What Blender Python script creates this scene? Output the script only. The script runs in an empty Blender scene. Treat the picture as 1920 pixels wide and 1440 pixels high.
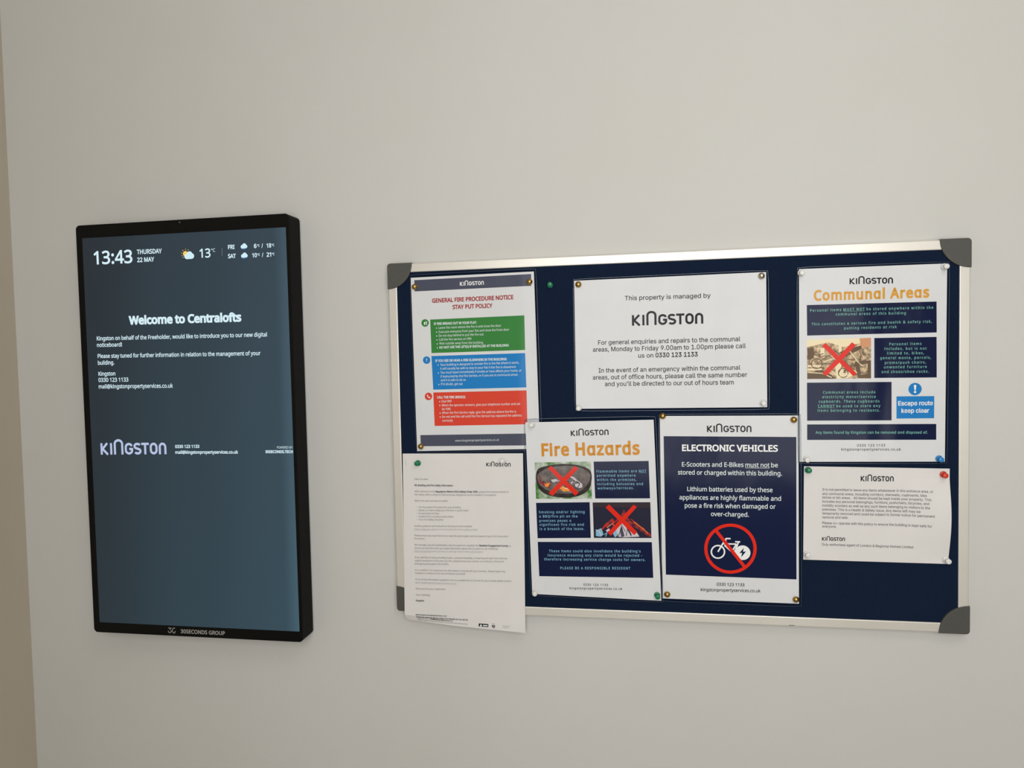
import bpy, bmesh, math, random
from mathutils import Vector, Matrix
from mathutils.geometry import tessellate_polygon

# ------------------------------------------------------------------ camera, world, lights, exposure
SC = bpy.context.scene
COL = SC.collection
CAM_LOC = (-0.03991, -1.19509, 0.14062)
PITCH, ROLL, YAW = -0.04103, 0.02143, 0.1709
F_PX = 1350.0

def camera():
    cd = bpy.data.cameras.new('camera')
    cd.sensor_fit = 'HORIZONTAL'
    cd.sensor_width = 36.0
    cd.lens = F_PX / 1920.0 * 36.0
    cd.clip_start = 0.02
    cd.clip_end = 50
    o = bpy.data.objects.new('camera', cd)
    COL.objects.link(o)
    # axes: x right, y forward, z up, then to Blender's camera axes (x right, y up, -z forward)
    r = Matrix.Rotation(YAW, 3, 'Z') @ Matrix.Rotation(PITCH, 3, 'X') @ Matrix.Rotation(ROLL, 3, 'Y')
    b = Matrix(((1, 0, 0), (0, 0, -1), (0, 1, 0)))
    o.matrix_world = Matrix.Translation(CAM_LOC) @ (r @ b).to_4x4()
    SC.camera = o
camera()

SC.view_settings.view_transform = 'Standard'
SC.view_settings.look = 'None'
SC.view_settings.gamma = 1.0
SC.view_settings.use_curve_mapping = False
SC.view_settings.exposure = 0.0

SC.cycles.denoising_prefilter = 'NONE'      # keeps fine lettering crisp

w = bpy.data.worlds.new('world')
w.use_nodes = True
w.node_tree.nodes['Background'].inputs[0].default_value = (0.75, 0.85, 1.0, 1)
w.node_tree.nodes['Background'].inputs[1].default_value = 1.0
SC.world = w

ROOM = dict(x0=-1.2025, x1=2.7, y0=-2.0, z0=-1.45, z1=1.30)
def area(name, loc, rot, sx, sy, power, col):
    l = bpy.data.lights.new(name, 'AREA')
    l.shape = 'RECTANGLE'; l.size = sx; l.size_y = sy
    l.energy = power; l.color = col
    o = bpy.data.objects.new(name, l)
    o.location = loc; o.rotation_euler = rot
    COL.objects.link(o)
    return o
# added sources behind the camera: daylight of an unseen window, warm ceiling fill
area('daylight', (0.20, -1.965, 0.32), (math.radians(90), 0, 0), 1.40, 1.45, 27.6, (0.99, 1.0, 1.01))
area('added_ceiling_fill', (0.5, -1.3, 1.255), (0, 0, 0), 0.55, 0.55, 3.0, (1.0, 0.93, 0.82))

# letter shapes by character code: advance, then closed outlines as x, y, x, y ... in thousandths of the letter size
FONTS = {
 'N': {
  33: (216, [[131,161,85,161,65,573,151,573], [58,43,61,69,72,85,88,94,107,97,126,94,142,85,153,69,157,43,153,18,142,2,126,-8,107,-11,88,-8,72,2,61,18]]),
  37: (666, [[156,581,193,575,223,560,246,534,269,477,277,402,269,326,247,269,224,243,194,227,156,221,121,227,92,243,69,269,47,326,39,402,46,477,67,534,90,560,119,575], [156,531,130,523,112,498,101,458,98,402,101,345,112,305,130,280,156,272,184,280,203,304,214,345,218,402,214,458,203,498,184,523], [523,573,205,0,144,0,461,573], [507,351,543,346,573,330,596,304,619,248,627,172,620,97,598,40,575,13,544,-3,507,-8,472,-3,443,13,420,40,397,97,390,172,397,248,418,304,440,330,470,346], [507,301,480,293,462,269,452,229,448,172,452,116,462,75,480,51,507,43,534,51,553,75,565,115,569,172,565,229,553,269,534,293]]),
  38: (587, [[244,581,284,578,318,567,345,549,366,524,378,494,383,458,374,411,350,372,313,338,268,308,423,159,442,186,457,216,469,250,479,286,550,286,536,237,518,191,496,150,468,114,585,0,490,0,420,67,394,46,366,28,336,13,303,2,265,-6,223,-8,171,-4,127,10,91,32,65,63,48,102,43,149,46,187,57,220,75,248,100,273,131,296,166,318,133,358,118,379,107,403,99,429,96,456,101,493,114,524,135,548,165,567,201,578], [209,273,182,257,159,239,141,221,128,201,119,178,116,152,124,112,146,81,181,61,225,55,273,59,314,71,347,90,375,111], [241,524,211,519,186,506,171,485,165,457,169,429,180,404,199,378,225,350,265,376,292,401,308,428,313,458,308,484,294,505,271,519]]),
  39: (180, [[128,573,112,366,68,366,52,573]]),
  40: (241, [[32,220,35,285,45,348,60,409,83,468,113,522,150,573,217,573,167,493,132,407,111,315,103,221,107,159,116,98,132,38,154,-20,182,-75,216,-127,150,-127,113,-77,83,-24,60,34,45,94,35,156]]),
  41: (241, [[209,220,205,156,196,94,180,34,158,-24,128,-77,91,-127,25,-127,59,-75,87,-20,108,38,124,98,134,159,137,221,134,283,124,346,108,406,87,465,59,521,24,573,91,573,128,522,158,468,180,409,196,348,205,285]]),
  43: (459, [[257,311,417,311,417,254,257,254,257,89,200,89,200,254,40,254,40,311,200,311,200,477,257,477]]),
  44: (215, [[154,84,136,23,111,-42,85,-103,33,-103,49,-38,63,31,73,93,148,93]]),
  45: (258, [[32,184,32,246,226,246,226,184]]),
  46: (215, [[58,43,61,69,72,85,88,94,107,97,126,94,142,85,153,69,157,43,153,18,142,2,126,-8,107,-11,88,-8,72,2,61,18]]),
  47: (298, [[290,573,77,0,8,0,221,573]]),
  48: (459, [[419,287,417,221,409,163,395,112,376,70,349,37,316,12,276,-3,229,-8,170,1,122,27,86,70,60,129,44,201,39,287,44,373,58,446,83,504,119,547,167,573,229,581,287,573,335,547,372,504,399,446,414,373], [110,287,113,215,121,156,137,111,159,78,190,59,229,52,268,59,298,78,320,110,336,156,345,215,348,287,345,359,336,417,320,463,298,495,268,515,229,521,190,515,159,495,137,463,121,417,113,359]]),
  49: (459, [[285,0,216,0,216,400,216,439,217,470,219,499,196,477,169,455,108,405,71,452,226,573,285,573]]),
  50: (459, [[417,0,38,0,38,59,188,210,261,287,287,320,306,353,318,387,322,424,315,466,294,496,261,514,221,520,181,517,147,506,115,489,83,466,45,513,68,531,94,548,122,561,153,572,186,578,221,581,270,576,313,562,347,540,372,510,388,472,394,428,389,385,375,344,353,305,324,267,288,227,247,185,128,67,128,64,417,64]]),
  51: (459, [[395,439,392,403,381,372,363,347,340,326,310,311,277,302,277,298,337,283,379,255,405,214,413,163,407,116,390,74,360,40,318,14,263,-3,193,-8,150,-6,110,-1,72,8,36,23,36,89,74,73,114,61,155,54,194,51,260,59,305,81,331,117,339,164,335,197,320,223,297,242,265,255,226,263,179,265,123,265,123,326,180,326,223,329,259,339,286,356,307,377,319,404,323,434,316,471,295,498,262,516,219,521,190,520,164,515,140,508,117,498,75,473,39,521,73,544,115,563,163,576,218,581,296,571,352,540,384,495]]),
  52: (459, [[443,130,359,130,359,0,291,0,291,130,17,130,17,190,286,576,359,576,359,193,443,193], [291,374,291,412,293,444,294,474,295,500,292,500,276,468,257,438,86,193,291,193]]),
  53: (459, [[221,351,275,346,322,331,361,307,389,274,407,232,413,183,407,128,387,81,356,43,314,15,261,-2,199,-8,156,-6,116,0,80,10,51,23,51,90,82,74,121,62,161,55,200,52,239,55,274,65,302,82,323,106,336,137,341,176,332,225,306,262,262,284,197,292,146,288,99,280,64,302,86,573,373,573,373,508,146,508,132,342,169,348]]),
  54: (459, [[44,245,46,294,51,342,60,389,75,433,95,474,121,510,155,539,196,562,246,576,306,581,344,579,377,573,377,513,344,520,308,523,257,518,216,504,183,483,158,454,139,419,127,380,119,337,115,291,119,291,133,309,150,326,170,339,194,350,223,356,255,358,302,353,342,338,375,313,400,279,416,236,421,184,415,129,399,82,372,44,336,15,291,-2,239,-8,199,-4,163,7,130,26,101,54,77,89,59,133,48,185], [238,51,284,59,320,84,343,125,351,184,344,233,324,271,289,295,241,303,205,299,175,287,150,270,131,248,119,223,115,198,117,172,123,146,133,121,146,99,164,79,185,64,210,55]]),
  55: (459, [[109,0,344,508,35,508,35,573,419,573,419,518,187,0]]),
  56: (459, [[229,581,276,577,318,565,352,546,378,519,395,485,400,443,396,411,385,383,368,359,346,338,320,319,291,303,325,285,355,265,381,242,401,216,414,185,419,148,413,104,395,65,367,34,330,11,284,-3,231,-8,174,-3,126,10,89,33,61,63,45,101,39,146,43,183,56,214,75,241,99,264,128,283,158,299,131,316,107,336,87,358,71,383,61,411,58,444,63,485,80,518,107,545,141,565,182,577], [108,145,116,107,138,76,176,55,229,48,281,55,319,76,342,108,350,148,346,174,335,197,317,217,293,235,264,251,229,265,217,270,184,254,157,237,136,219,121,197,111,173], [228,524,188,518,155,502,134,476,127,441,130,414,141,391,157,373,179,357,232,330,258,343,282,357,302,373,317,392,327,414,330,441,323,476,302,502,270,518]]),
  57: (459, [[417,328,415,279,410,231,401,183,387,139,366,99,340,63,306,33,265,11,214,-3,154,-8,117,-6,82,0,82,60,115,53,152,50,204,54,245,68,278,90,303,118,322,153,334,192,342,235,346,281,341,281,327,263,310,247,290,233,266,223,237,216,204,214,158,219,118,235,85,260,61,294,45,336,40,387,46,443,63,491,90,529,127,557,171,575,223,581,262,577,299,565,332,545,361,518,384,483,402,439,413,388], [223,521,178,513,142,488,118,447,110,388,117,339,137,301,171,277,220,269,256,273,286,285,311,303,330,325,342,349,346,374,344,400,338,426,328,451,315,474,298,493,277,508,252,518]]),
  58: (215, [[58,43,61,69,72,85,88,94,107,97,126,94,142,85,153,69,157,43,153,18,142,2,126,-8,107,-11,88,-8,72,2,61,18], [58,387,61,412,72,429,88,438,107,441,126,438,142,429,153,412,157,387,153,362,142,345,126,335,107,332,88,335,72,345,61,362]]),
  59: (215, [[147,84,128,23,104,-42,78,-103,25,-103,36,-55,48,-4,58,47,66,93,141,93], [56,387,60,412,71,429,86,438,105,441,124,438,141,429,152,412,156,387,152,362,141,345,124,335,105,332,86,335,71,345,60,362]]),
  63: (348, [[112,183,114,211,118,235,127,257,139,277,157,298,180,319,228,363,243,381,253,398,258,416,260,439,254,473,235,498,204,514,163,519,126,516,93,509,34,485,10,541,43,557,81,569,122,578,168,581,235,571,285,543,317,498,327,440,324,407,316,379,302,355,283,332,233,287,209,266,192,248,180,231,173,215,170,196,168,175,168,161,112,161], [94,43,97,69,108,85,124,94,144,97,162,94,178,85,189,69,192,43,189,18,178,2,162,-8,144,-11,124,-8,108,2,97,18]]),
  64: (721, [[674,286,672,250,666,214,655,181,640,150,620,125,597,105,569,92,536,87,503,93,478,109,460,131,451,157,447,157,430,130,405,107,373,92,334,87,280,98,240,128,215,176,207,237,212,286,228,330,253,366,287,394,328,411,377,417,412,415,446,411,477,405,500,398,492,235,491,215,491,206,494,171,506,151,522,141,540,137,563,142,583,158,598,181,609,212,616,248,618,287,611,356,588,413,553,459,506,492,450,513,387,520,322,514,265,498,217,472,177,437,145,394,123,344,109,288,104,227,111,154,132,93,167,45,215,10,275,-11,347,-18,395,-16,441,-8,483,4,520,16,520,-38,483,-52,442,-62,397,-69,347,-71,259,-63,185,-36,126,7,82,65,55,138,47,225,52,296,70,363,98,422,137,474,186,515,244,547,311,566,387,573,447,568,502,553,551,529,593,496,628,455,653,406,669,349], [269,235,275,191,290,160,314,143,345,137,383,146,409,171,425,210,432,258,437,358,411,364,378,366,342,362,314,347,294,325,280,298,272,267]]),
  65: (512, [[437,0,368,177,141,177,73,0,0,0,224,575,289,575,512,0], [282,415,274,438,263,473,255,500,247,468,238,438,230,415,165,241,346,241]]),
  66: (521, [[241,573,336,565,404,541,434,515,453,478,459,431,456,399,446,371,431,347,409,328,382,313,350,304,350,300,384,292,415,279,441,261,461,236,474,203,478,163,472,115,454,74,425,42,385,19,337,5,279,0,78,0,78,573], [256,329,318,335,357,352,377,382,384,423,376,463,351,490,308,506,245,511,150,511,150,329], [150,269,150,61,265,61,330,68,371,91,394,125,401,168,398,197,388,221,370,241,344,256,307,266,260,269]]),
  67: (507, [[323,517,280,513,241,502,206,482,178,456,155,423,139,383,129,337,125,286,131,220,147,164,175,117,213,83,262,62,322,55,359,57,394,62,460,78,460,15,427,5,393,-2,356,-7,312,-8,232,1,166,28,115,72,78,131,56,203,49,287,53,349,67,406,89,456,120,499,159,534,206,559,261,575,324,581,367,578,409,572,448,561,482,547,453,486,394,508,360,515]]),
  68: (585, [[536,292,528,203,501,131,457,74,399,33,325,8,237,0,78,0,78,573,254,573,335,565,404,540,460,501,502,446,528,377], [460,289,454,359,435,415,404,457,361,487,308,505,244,511,150,511,150,62,228,62,299,68,357,87,402,119,434,164,454,220]]),
  69: (446, [[398,0,78,0,78,573,398,573,398,509,150,509,150,330,383,330,383,268,150,268,150,63,398,63]]),
  70: (416, [[150,0,78,0,78,573,398,573,398,509,150,509,150,306,383,306,383,243,150,243]]),
  71: (584, [[326,302,524,302,524,22,478,8,431,-1,380,-6,323,-8,241,1,173,28,120,71,81,130,57,202,49,286,58,370,84,442,127,500,186,544,259,571,346,581,392,578,437,572,478,561,516,547,489,484,457,497,421,508,382,515,342,517,278,510,225,489,181,455,150,409,131,353,124,286,130,222,146,166,175,119,216,84,270,62,340,55,375,56,404,59,452,68,452,238,326,238]]),
  72: (594, [[516,0,443,0,443,267,150,267,150,0,78,0,78,573,150,573,150,330,443,330,443,573,516,573]]),
  73: (272, [[239,0,32,0,32,42,99,57,99,515,32,531,32,573,239,573,239,531,172,515,172,57,239,42]]),
  74: (219, [[-3,-152,-37,-150,-63,-142,-63,-81,-35,-87,-5,-89,15,-87,33,-81,50,-70,63,-53,71,-29,74,3,74,573,146,573,146,9,141,-42,128,-82,105,-113,75,-135,39,-148]]),
  75: (496, [[496,0,411,0,209,273,150,222,150,0,78,0,78,573,150,573,150,290,199,345,249,399,403,573,488,573,261,323]]),
  76: (420, [[78,0,78,573,150,573,150,64,400,64,400,0]]),
  77: (727, [[330,0,142,502,139,502,142,461,144,407,144,347,144,0,78,0,78,573,184,573,361,103,364,103,544,573,650,573,650,0,578,0,578,352,579,408,581,460,584,501,581,501,390,0]]),
  78: (609, [[532,0,447,0,141,476,138,476,141,432,143,378,144,320,144,0,78,0,78,573,161,573,467,99,470,99,468,137,466,193,464,249,464,573,532,573]]),
  79: (626, [[577,287,573,224,561,166,540,116,510,73,473,38,428,13,375,-3,314,-8,251,-3,196,13,151,39,114,73,85,116,65,167,53,224,49,288,56,370,78,442,114,500,166,545,232,572,314,581,393,572,459,545,510,501,547,442,570,370], [125,287,130,220,145,163,171,117,207,83,255,62,314,55,373,62,420,83,456,117,481,163,496,220,501,287,496,354,481,411,456,457,421,491,373,511,314,518,255,511,207,490,171,457,145,411,130,354]]),
  80: (485, [[229,573,297,568,352,553,393,528,421,495,439,454,444,404,441,370,433,336,417,306,395,278,364,255,324,238,275,227,216,223,150,223,150,0,78,0,78,573], [223,511,150,511,150,285,208,285,258,288,298,296,330,311,352,334,365,363,370,401,361,449,334,484,289,504]]),
  81: (626, [[577,287,573,221,559,160,535,108,503,64,461,30,411,6,548,-136,444,-136,334,-7,324,-8,314,-8,251,-3,196,13,151,39,114,73,85,116,65,167,53,224,49,288,56,370,78,442,114,500,166,545,232,572,314,581,393,572,459,545,510,501,547,442,570,370], [125,287,130,220,145,163,171,117,207,83,255,62,314,55,373,62,420,83,456,117,481,163,496,220,501,287,496,354,481,411,456,457,421,491,373,511,314,518,255,511,207,490,171,457,145,411,130,354]]),
  82: (499, [[236,573,301,568,353,555,393,532,422,500,439,460,444,410,440,368,427,334,408,306,385,285,358,269,330,257,487,0,403,0,264,237,150,237,150,0,78,0,78,573], [232,510,150,510,150,298,236,298,296,304,338,325,362,359,370,407,366,440,355,467,336,486,310,500,275,507]]),
  83: (440, [[403,153,396,106,378,66,348,35,307,11,257,-3,198,-8,137,-5,83,4,41,19,41,88,73,76,113,65,156,57,201,55,240,57,273,66,298,79,316,98,327,120,330,147,327,173,318,194,302,213,277,230,242,247,196,265,161,279,131,294,106,311,85,330,69,351,57,375,50,403,48,435,54,477,71,513,99,542,136,563,180,576,231,581,276,578,318,572,355,562,389,549,366,487,336,499,302,508,266,515,229,517,196,515,169,507,148,494,133,478,124,457,121,434,124,407,133,386,149,367,172,351,204,335,246,318,293,299,332,279,362,255,385,228,398,194]]),
  84: (446, [[259,0,187,0,187,509,8,509,8,573,437,573,437,509,259,509]]),
  85: (586, [[513,202,507,146,489,95,459,52,416,20,360,-1,290,-8,225,-2,171,18,128,50,97,93,78,144,72,204,72,573,144,573,144,201,154,139,182,93,228,64,294,55,342,59,379,73,407,96,427,126,438,161,442,202,442,573,513,573]]),
  86: (481, [[481,573,277,0,204,0,0,573,75,573,204,205,220,160,231,119,241,80,250,119,262,161,277,207,405,573]]),
  87: (746, [[735,573,583,0,510,0,399,375,389,410,380,443,373,471,370,488,367,471,361,443,352,409,342,373,234,0,161,0,10,573,85,573,174,223,183,186,190,151,196,118,201,87,206,119,213,154,222,191,232,227,333,573,407,573,512,225,523,187,532,151,538,117,544,87,550,129,560,175,572,224,660,573]]),
  88: (470, [[467,0,385,0,233,249,79,0,3,0,193,298,15,573,95,573,236,348,377,573,453,573,276,300]]),
  89: (454, [[227,291,376,573,454,573,263,222,263,0,191,0,191,219,0,573,79,573]]),
  90: (459, [[427,0,30,0,30,55,332,508,40,508,40,573,419,573,419,518,118,64,427,64]]),
  95: (356, [[358,-123,-2,-123,-2,-72,358,-72]]),
  97: (450, [[231,437,299,428,347,403,376,358,385,293,385,0,334,0,320,61,317,61,298,40,279,22,258,9,234,-1,206,-6,172,-8,136,-5,103,6,75,23,55,48,41,80,37,119,43,159,59,192,87,219,152,245,243,257,316,259,316,285,310,330,293,359,265,375,227,380,194,378,163,370,106,347,84,400,115,414,151,426,190,434], [252,208,184,200,141,182,118,155,110,119,115,87,132,66,157,53,188,49,238,56,279,79,306,117,315,172,315,210]]),
  98: (493, [[139,461,138,410,135,373,139,373,161,398,189,419,226,432,272,437,322,431,365,412,401,381,428,338,444,283,449,215,444,147,427,91,400,48,365,17,322,-2,272,-8,226,-3,189,10,161,31,139,55,133,55,119,0,68,0,68,609,139,609], [260,379,219,374,188,361,165,339,150,308,142,268,139,217,139,214,145,144,165,93,187,69,219,55,261,51,312,61,348,93,369,145,376,216,369,287,348,338,311,368]]),
  99: (385, [[241,-8,187,-2,139,15,99,45,69,87,50,143,44,213,51,284,71,342,102,385,142,415,191,432,245,438,278,436,309,431,336,424,358,415,337,356,292,370,267,374,244,376,204,371,172,358,148,335,131,303,120,263,117,213,120,166,131,126,148,94,172,71,202,58,240,53,273,55,302,60,328,68,351,78,351,15,328,5,304,-2,275,-7]]),
  100: (493, [[221,-8,171,-2,128,17,92,48,65,91,49,146,44,214,49,282,66,338,93,381,128,413,171,432,221,438,253,436,280,429,303,420,323,407,340,391,354,374,359,374,356,405,354,438,354,609,425,609,425,0,368,0,358,58,354,58,340,40,323,24,303,11,279,1,252,-6], [232,51,290,60,328,88,348,135,355,200,355,213,349,284,329,336,306,360,274,375,231,379,181,368,146,334,124,281,117,213,124,144,146,93,181,61]]),
  101: (452, [[234,438,286,432,329,414,364,385,390,346,406,299,411,244,411,201,117,201,127,137,154,90,197,62,254,52,293,54,327,60,359,69,392,82,392,20,359,8,327,-1,292,-6,251,-8,194,-2,143,17,101,48,70,91,51,146,44,212,50,277,68,333,96,378,134,411,181,431], [233,380,188,372,154,348,130,309,119,257,338,257,335,292,326,322,312,346,292,364,266,376]]),
  102: (276, [[266,375,158,375,158,0,87,0,87,375,12,375,12,408,87,432,87,457,92,507,104,547,124,577,152,597,186,609,227,613,252,612,274,609,310,599,292,544,262,552,228,556,197,550,175,532,162,502,158,458,158,430,266,430]]),
  103: (493, [[221,438,261,434,297,422,329,402,355,373,359,373,369,430,425,430,425,-7,420,-63,404,-109,378,-146,341,-172,293,-187,233,-192,188,-191,147,-186,110,-177,78,-165,78,-100,111,-114,149,-125,191,-132,237,-134,286,-126,324,-101,347,-63,355,-13,355,4,356,32,358,57,354,57,329,28,299,8,263,-4,221,-8,170,-2,126,18,91,51,65,95,49,149,44,214,49,278,65,332,91,377,126,411,169,431], [230,379,197,374,169,359,147,336,130,303,120,262,117,213,124,143,146,92,182,60,232,50,262,52,288,58,309,69,326,85,340,105,349,131,354,161,356,197,356,214,353,267,343,309,326,340,302,362,270,374]]),
  104: (496, [[139,431,138,399,135,370,140,370,155,391,174,407,196,420,221,429,247,435,273,437,321,433,360,421,391,400,413,370,426,330,431,280,431,0,361,0,361,275,355,321,338,353,308,372,265,379,222,374,189,360,166,338,150,308,142,269,139,222,139,0,68,0,68,609,139,609]]),
  105: (207, [[139,430,139,0,68,0,68,430], [104,591,119,588,133,580,142,566,145,546,142,526,133,512,119,504,104,501,88,504,75,512,66,526,63,546,66,566,75,580,88,588]]),
  106: (207, [[18,-192,-18,-190,-44,-183,-44,-126,-19,-132,9,-134,32,-130,51,-120,64,-100,68,-67,68,430,139,430,139,-64,136,-101,126,-133,110,-159,87,-177,56,-189], [63,546,66,566,75,580,88,588,104,591,119,588,133,580,142,566,145,546,142,526,133,512,119,504,104,501,88,504,75,512,66,526]]),
  107: (428, [[138,291,137,257,135,221,138,221,152,240,172,264,189,285,326,430,409,430,235,246,421,0,336,0,187,200,138,158,138,0,68,0,68,609,138,609]]),
  108: (207, [[139,0,68,0,68,609,139,609]]),
  109: (750, [[540,438,603,429,649,401,676,352,685,280,685,0,615,0,615,277,610,321,594,353,567,372,528,379,474,369,438,342,418,298,411,237,411,0,342,0,342,277,339,308,332,333,320,353,303,367,281,376,253,379,215,374,185,360,164,338,150,308,141,269,139,223,139,0,68,0,68,430,125,430,136,371,140,371,155,392,173,409,194,422,217,431,241,436,266,438,312,433,349,420,378,398,398,366,402,366,427,398,461,420,499,433]]),
  110: (496, [[275,438,343,429,391,401,421,352,431,280,431,0,361,0,361,275,355,321,338,353,308,372,265,379,204,368,166,338,146,289,139,223,139,0,68,0,68,430,125,430,136,371,140,371,156,392,175,409,198,422,222,431,248,436]]),
  111: (485, [[442,216,438,165,428,121,411,82,388,51,359,25,324,7,285,-4,241,-8,200,-4,163,7,129,25,100,51,77,82,59,121,48,165,44,216,50,282,68,336,97,380,137,412,186,431,244,438,299,431,347,412,387,380,417,336,436,282], [117,216,120,169,130,128,147,95,172,71,203,56,243,51,282,56,314,71,339,95,356,128,366,169,369,216,365,263,355,303,338,335,314,359,282,374,242,379,202,374,171,359,147,335,124,284]]),
  112: (493, [[273,438,322,432,365,413,401,383,428,339,444,284,449,216,444,148,427,93,401,49,365,17,322,-2,272,-8,241,-6,213,1,190,11,170,24,153,38,139,55,134,55,137,20,139,-16,139,-192,68,-192,68,430,126,430,136,371,139,371,153,389,170,405,189,419,213,429,240,436], [260,379,221,374,190,362,167,342,152,313,142,275,139,229,139,216,142,167,150,126,165,93,188,70,220,55,261,51,297,56,326,72,348,98,364,131,373,171,376,217,369,283,348,334,311,367]]),
  113: (493, [[354,-9,355,25,358,58,354,58,332,32,303,11,266,-3,219,-8,170,-2,128,17,93,48,66,91,49,146,44,214,50,282,67,338,93,381,129,413,172,432,221,438,267,433,304,419,333,397,355,371,358,371,369,430,425,430,425,-192,354,-192], [233,51,272,55,304,67,327,87,342,116,352,153,355,199,355,213,348,285,328,337,305,361,273,375,231,379,181,368,145,334,124,281,117,213,124,145,146,93,182,61]]),
  114: (331, [[269,438,295,437,319,433,310,368,287,372,264,374,240,371,217,363,195,351,176,334,161,313,149,289,141,261,139,229,139,0,68,0,68,430,126,430,134,351,137,351,152,374,170,395,191,413,214,426,240,435]]),
  115: (384, [[348,119,343,80,327,49,302,24,268,6,226,-4,176,-8,135,-6,99,-1,68,8,42,19,42,83,70,71,104,60,141,52,178,49,224,53,256,66,274,86,280,112,278,128,271,141,259,154,239,167,212,180,174,196,135,212,103,228,76,245,57,266,45,292,41,324,52,372,85,408,137,430,202,438,240,436,275,430,308,421,339,409,315,353,258,372,228,378,197,380,159,377,131,366,114,350,108,328,111,312,119,298,133,286,154,274,219,246,257,231,289,215,314,197,333,176,344,150]]),
  116: (289, [[212,50,245,53,272,59,272,5,258,0,240,-4,200,-8,167,-5,138,4,112,20,91,44,78,79,74,125,74,375,13,375,13,409,75,437,103,528,144,528,144,430,269,430,269,375,144,375,144,127,149,93,163,69,185,54]]),
  117: (496, [[427,430,427,0,370,0,359,57,356,57,340,36,321,20,298,8,273,-1,247,-6,220,-8,173,-4,134,8,103,29,81,59,68,99,63,148,63,430,135,430,135,153,141,108,158,76,188,57,230,51,273,55,306,69,330,91,345,121,354,160,357,206,357,430]]),
  118: (407, [[163,0,0,430,75,430,167,176,180,137,193,96,201,63,204,63,214,96,227,138,241,176,332,430,407,430,244,0]]),
  119: (630, [[346,243,336,276,328,308,321,335,316,357,313,357,308,335,302,307,294,275,284,242,207,1,127,1,9,431,82,431,141,201,153,154,163,109,169,73,172,73,178,97,185,128,193,160,201,188,277,431,354,431,428,188,440,149,451,109,457,74,460,74,466,108,477,153,489,201,549,431,621,431,502,1,419,1]]),
  120: (424, [[170,220,22,430,102,430,213,268,322,430,402,430,253,220,410,0,330,0,213,172,94,0,14,0]]),
  121: (409, [[1,430,76,430,169,185,184,144,196,105,205,68,209,68,224,121,245,186,333,430,409,430,224,-59,207,-97,188,-130,165,-156,138,-176,106,-188,67,-192,34,-190,9,-186,9,-130,30,-133,56,-135,79,-132,99,-126,116,-114,130,-99,142,-80,152,-59,174,-2]]),
  122: (377, [[346,0,31,0,31,47,262,375,45,375,45,430,340,430,340,377,112,55,346,55]]),
  176: (343, [[172,334,136,338,105,350,79,369,60,393,48,423,44,457,48,492,60,522,79,546,104,565,135,577,172,581,207,577,238,565,264,546,283,522,295,492,299,457,295,423,283,393,264,369,238,350,207,338], [172,382,206,387,229,403,242,427,247,457,242,489,228,513,205,529,172,534,138,529,115,513,101,489,96,457,101,427,115,403,138,387]]),
  32: (209, []),
 },
 'I': {
  33: (196, [[67,160,63,509,132,509,128,160], [98,-4,81,-1,66,9,56,24,52,41,56,58,66,73,81,83,98,86,116,83,130,73,140,58,143,41,140,24,130,9,116,-1]]),
  37: (676, [[175,283,146,286,121,297,101,314,86,335,78,360,75,388,75,412,78,440,87,464,101,486,121,503,146,513,175,517,206,513,230,503,250,486,264,464,273,440,276,412,276,388,273,360,264,335,250,314,230,297,205,286], [175,327,198,332,212,346,221,365,223,388,223,412,221,435,213,454,198,468,175,473,153,468,138,454,130,435,127,412,127,388,130,365,138,346,153,332], [501,-10,471,-6,446,5,426,21,412,43,403,68,400,95,400,120,403,147,412,172,427,194,447,210,471,221,501,225,531,221,556,210,576,194,590,172,598,147,601,120,601,95,598,68,589,43,575,21,555,5,531,-6], [501,35,523,39,538,53,546,73,549,95,549,120,546,142,538,162,524,176,501,180,479,176,464,162,456,142,453,120,453,95,455,73,464,53,479,39], [132,0,482,509,540,509,191,0]]),
  38: (448, [[197,-7,150,-2,110,12,78,34,54,62,39,96,34,133,37,163,47,189,63,213,85,235,140,279,216,335,237,352,246,363,255,375,260,389,262,405,258,427,245,445,226,457,201,461,184,459,168,453,155,444,145,431,139,416,137,399,139,380,145,363,169,327,204,284,438,0,364,0,171,231,121,293,102,319,87,344,78,370,75,398,79,430,91,458,109,481,134,499,165,510,200,513,235,510,266,499,290,482,308,459,320,433,324,404,322,382,315,362,305,342,291,325,275,308,256,293,154,217,128,195,110,174,100,154,97,131,100,108,109,87,124,70,143,57,166,49,193,46,223,50,251,59,278,75,301,95,321,121,336,151,346,186,349,224,408,224,405,180,397,144,385,115,371,92,345,62,333,47,305,23,271,7,234,-3]]),
  39: (206, [[78,318,70,509,136,509,128,318]]),
  40: (273, [[89,207,92,264,101,324,114,384,132,441,153,494,177,539,236,539,212,485,191,428,174,370,161,313,154,258,151,207,154,161,160,115,172,67,188,16,209,-38,236,-96,177,-96,139,-21,111,55,95,131]]),
  41: (273, [[37,-96,64,-37,86,18,102,69,113,116,120,162,122,207,119,258,112,313,99,370,82,428,62,485,37,539,97,539,121,494,142,441,159,384,173,323,181,264,184,207,178,130,161,53,134,-22,97,-96]]),
  43: (453, [[198,34,198,364,255,364,255,34], [61,172,61,226,391,226,391,172]]),
  44: (188, [[38,-119,68,71,137,71,84,-119]]),
  45: (453, [[337,244,337,188,114,188,114,244]]),
  46: (188, [[95,-4,78,-1,63,9,53,24,50,41,53,59,63,73,78,83,95,87,113,83,128,73,138,59,141,41,138,24,128,9,113,-1]]),
  47: (249, [[235,533,71,-76,14,-76,178,533]]),
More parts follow.
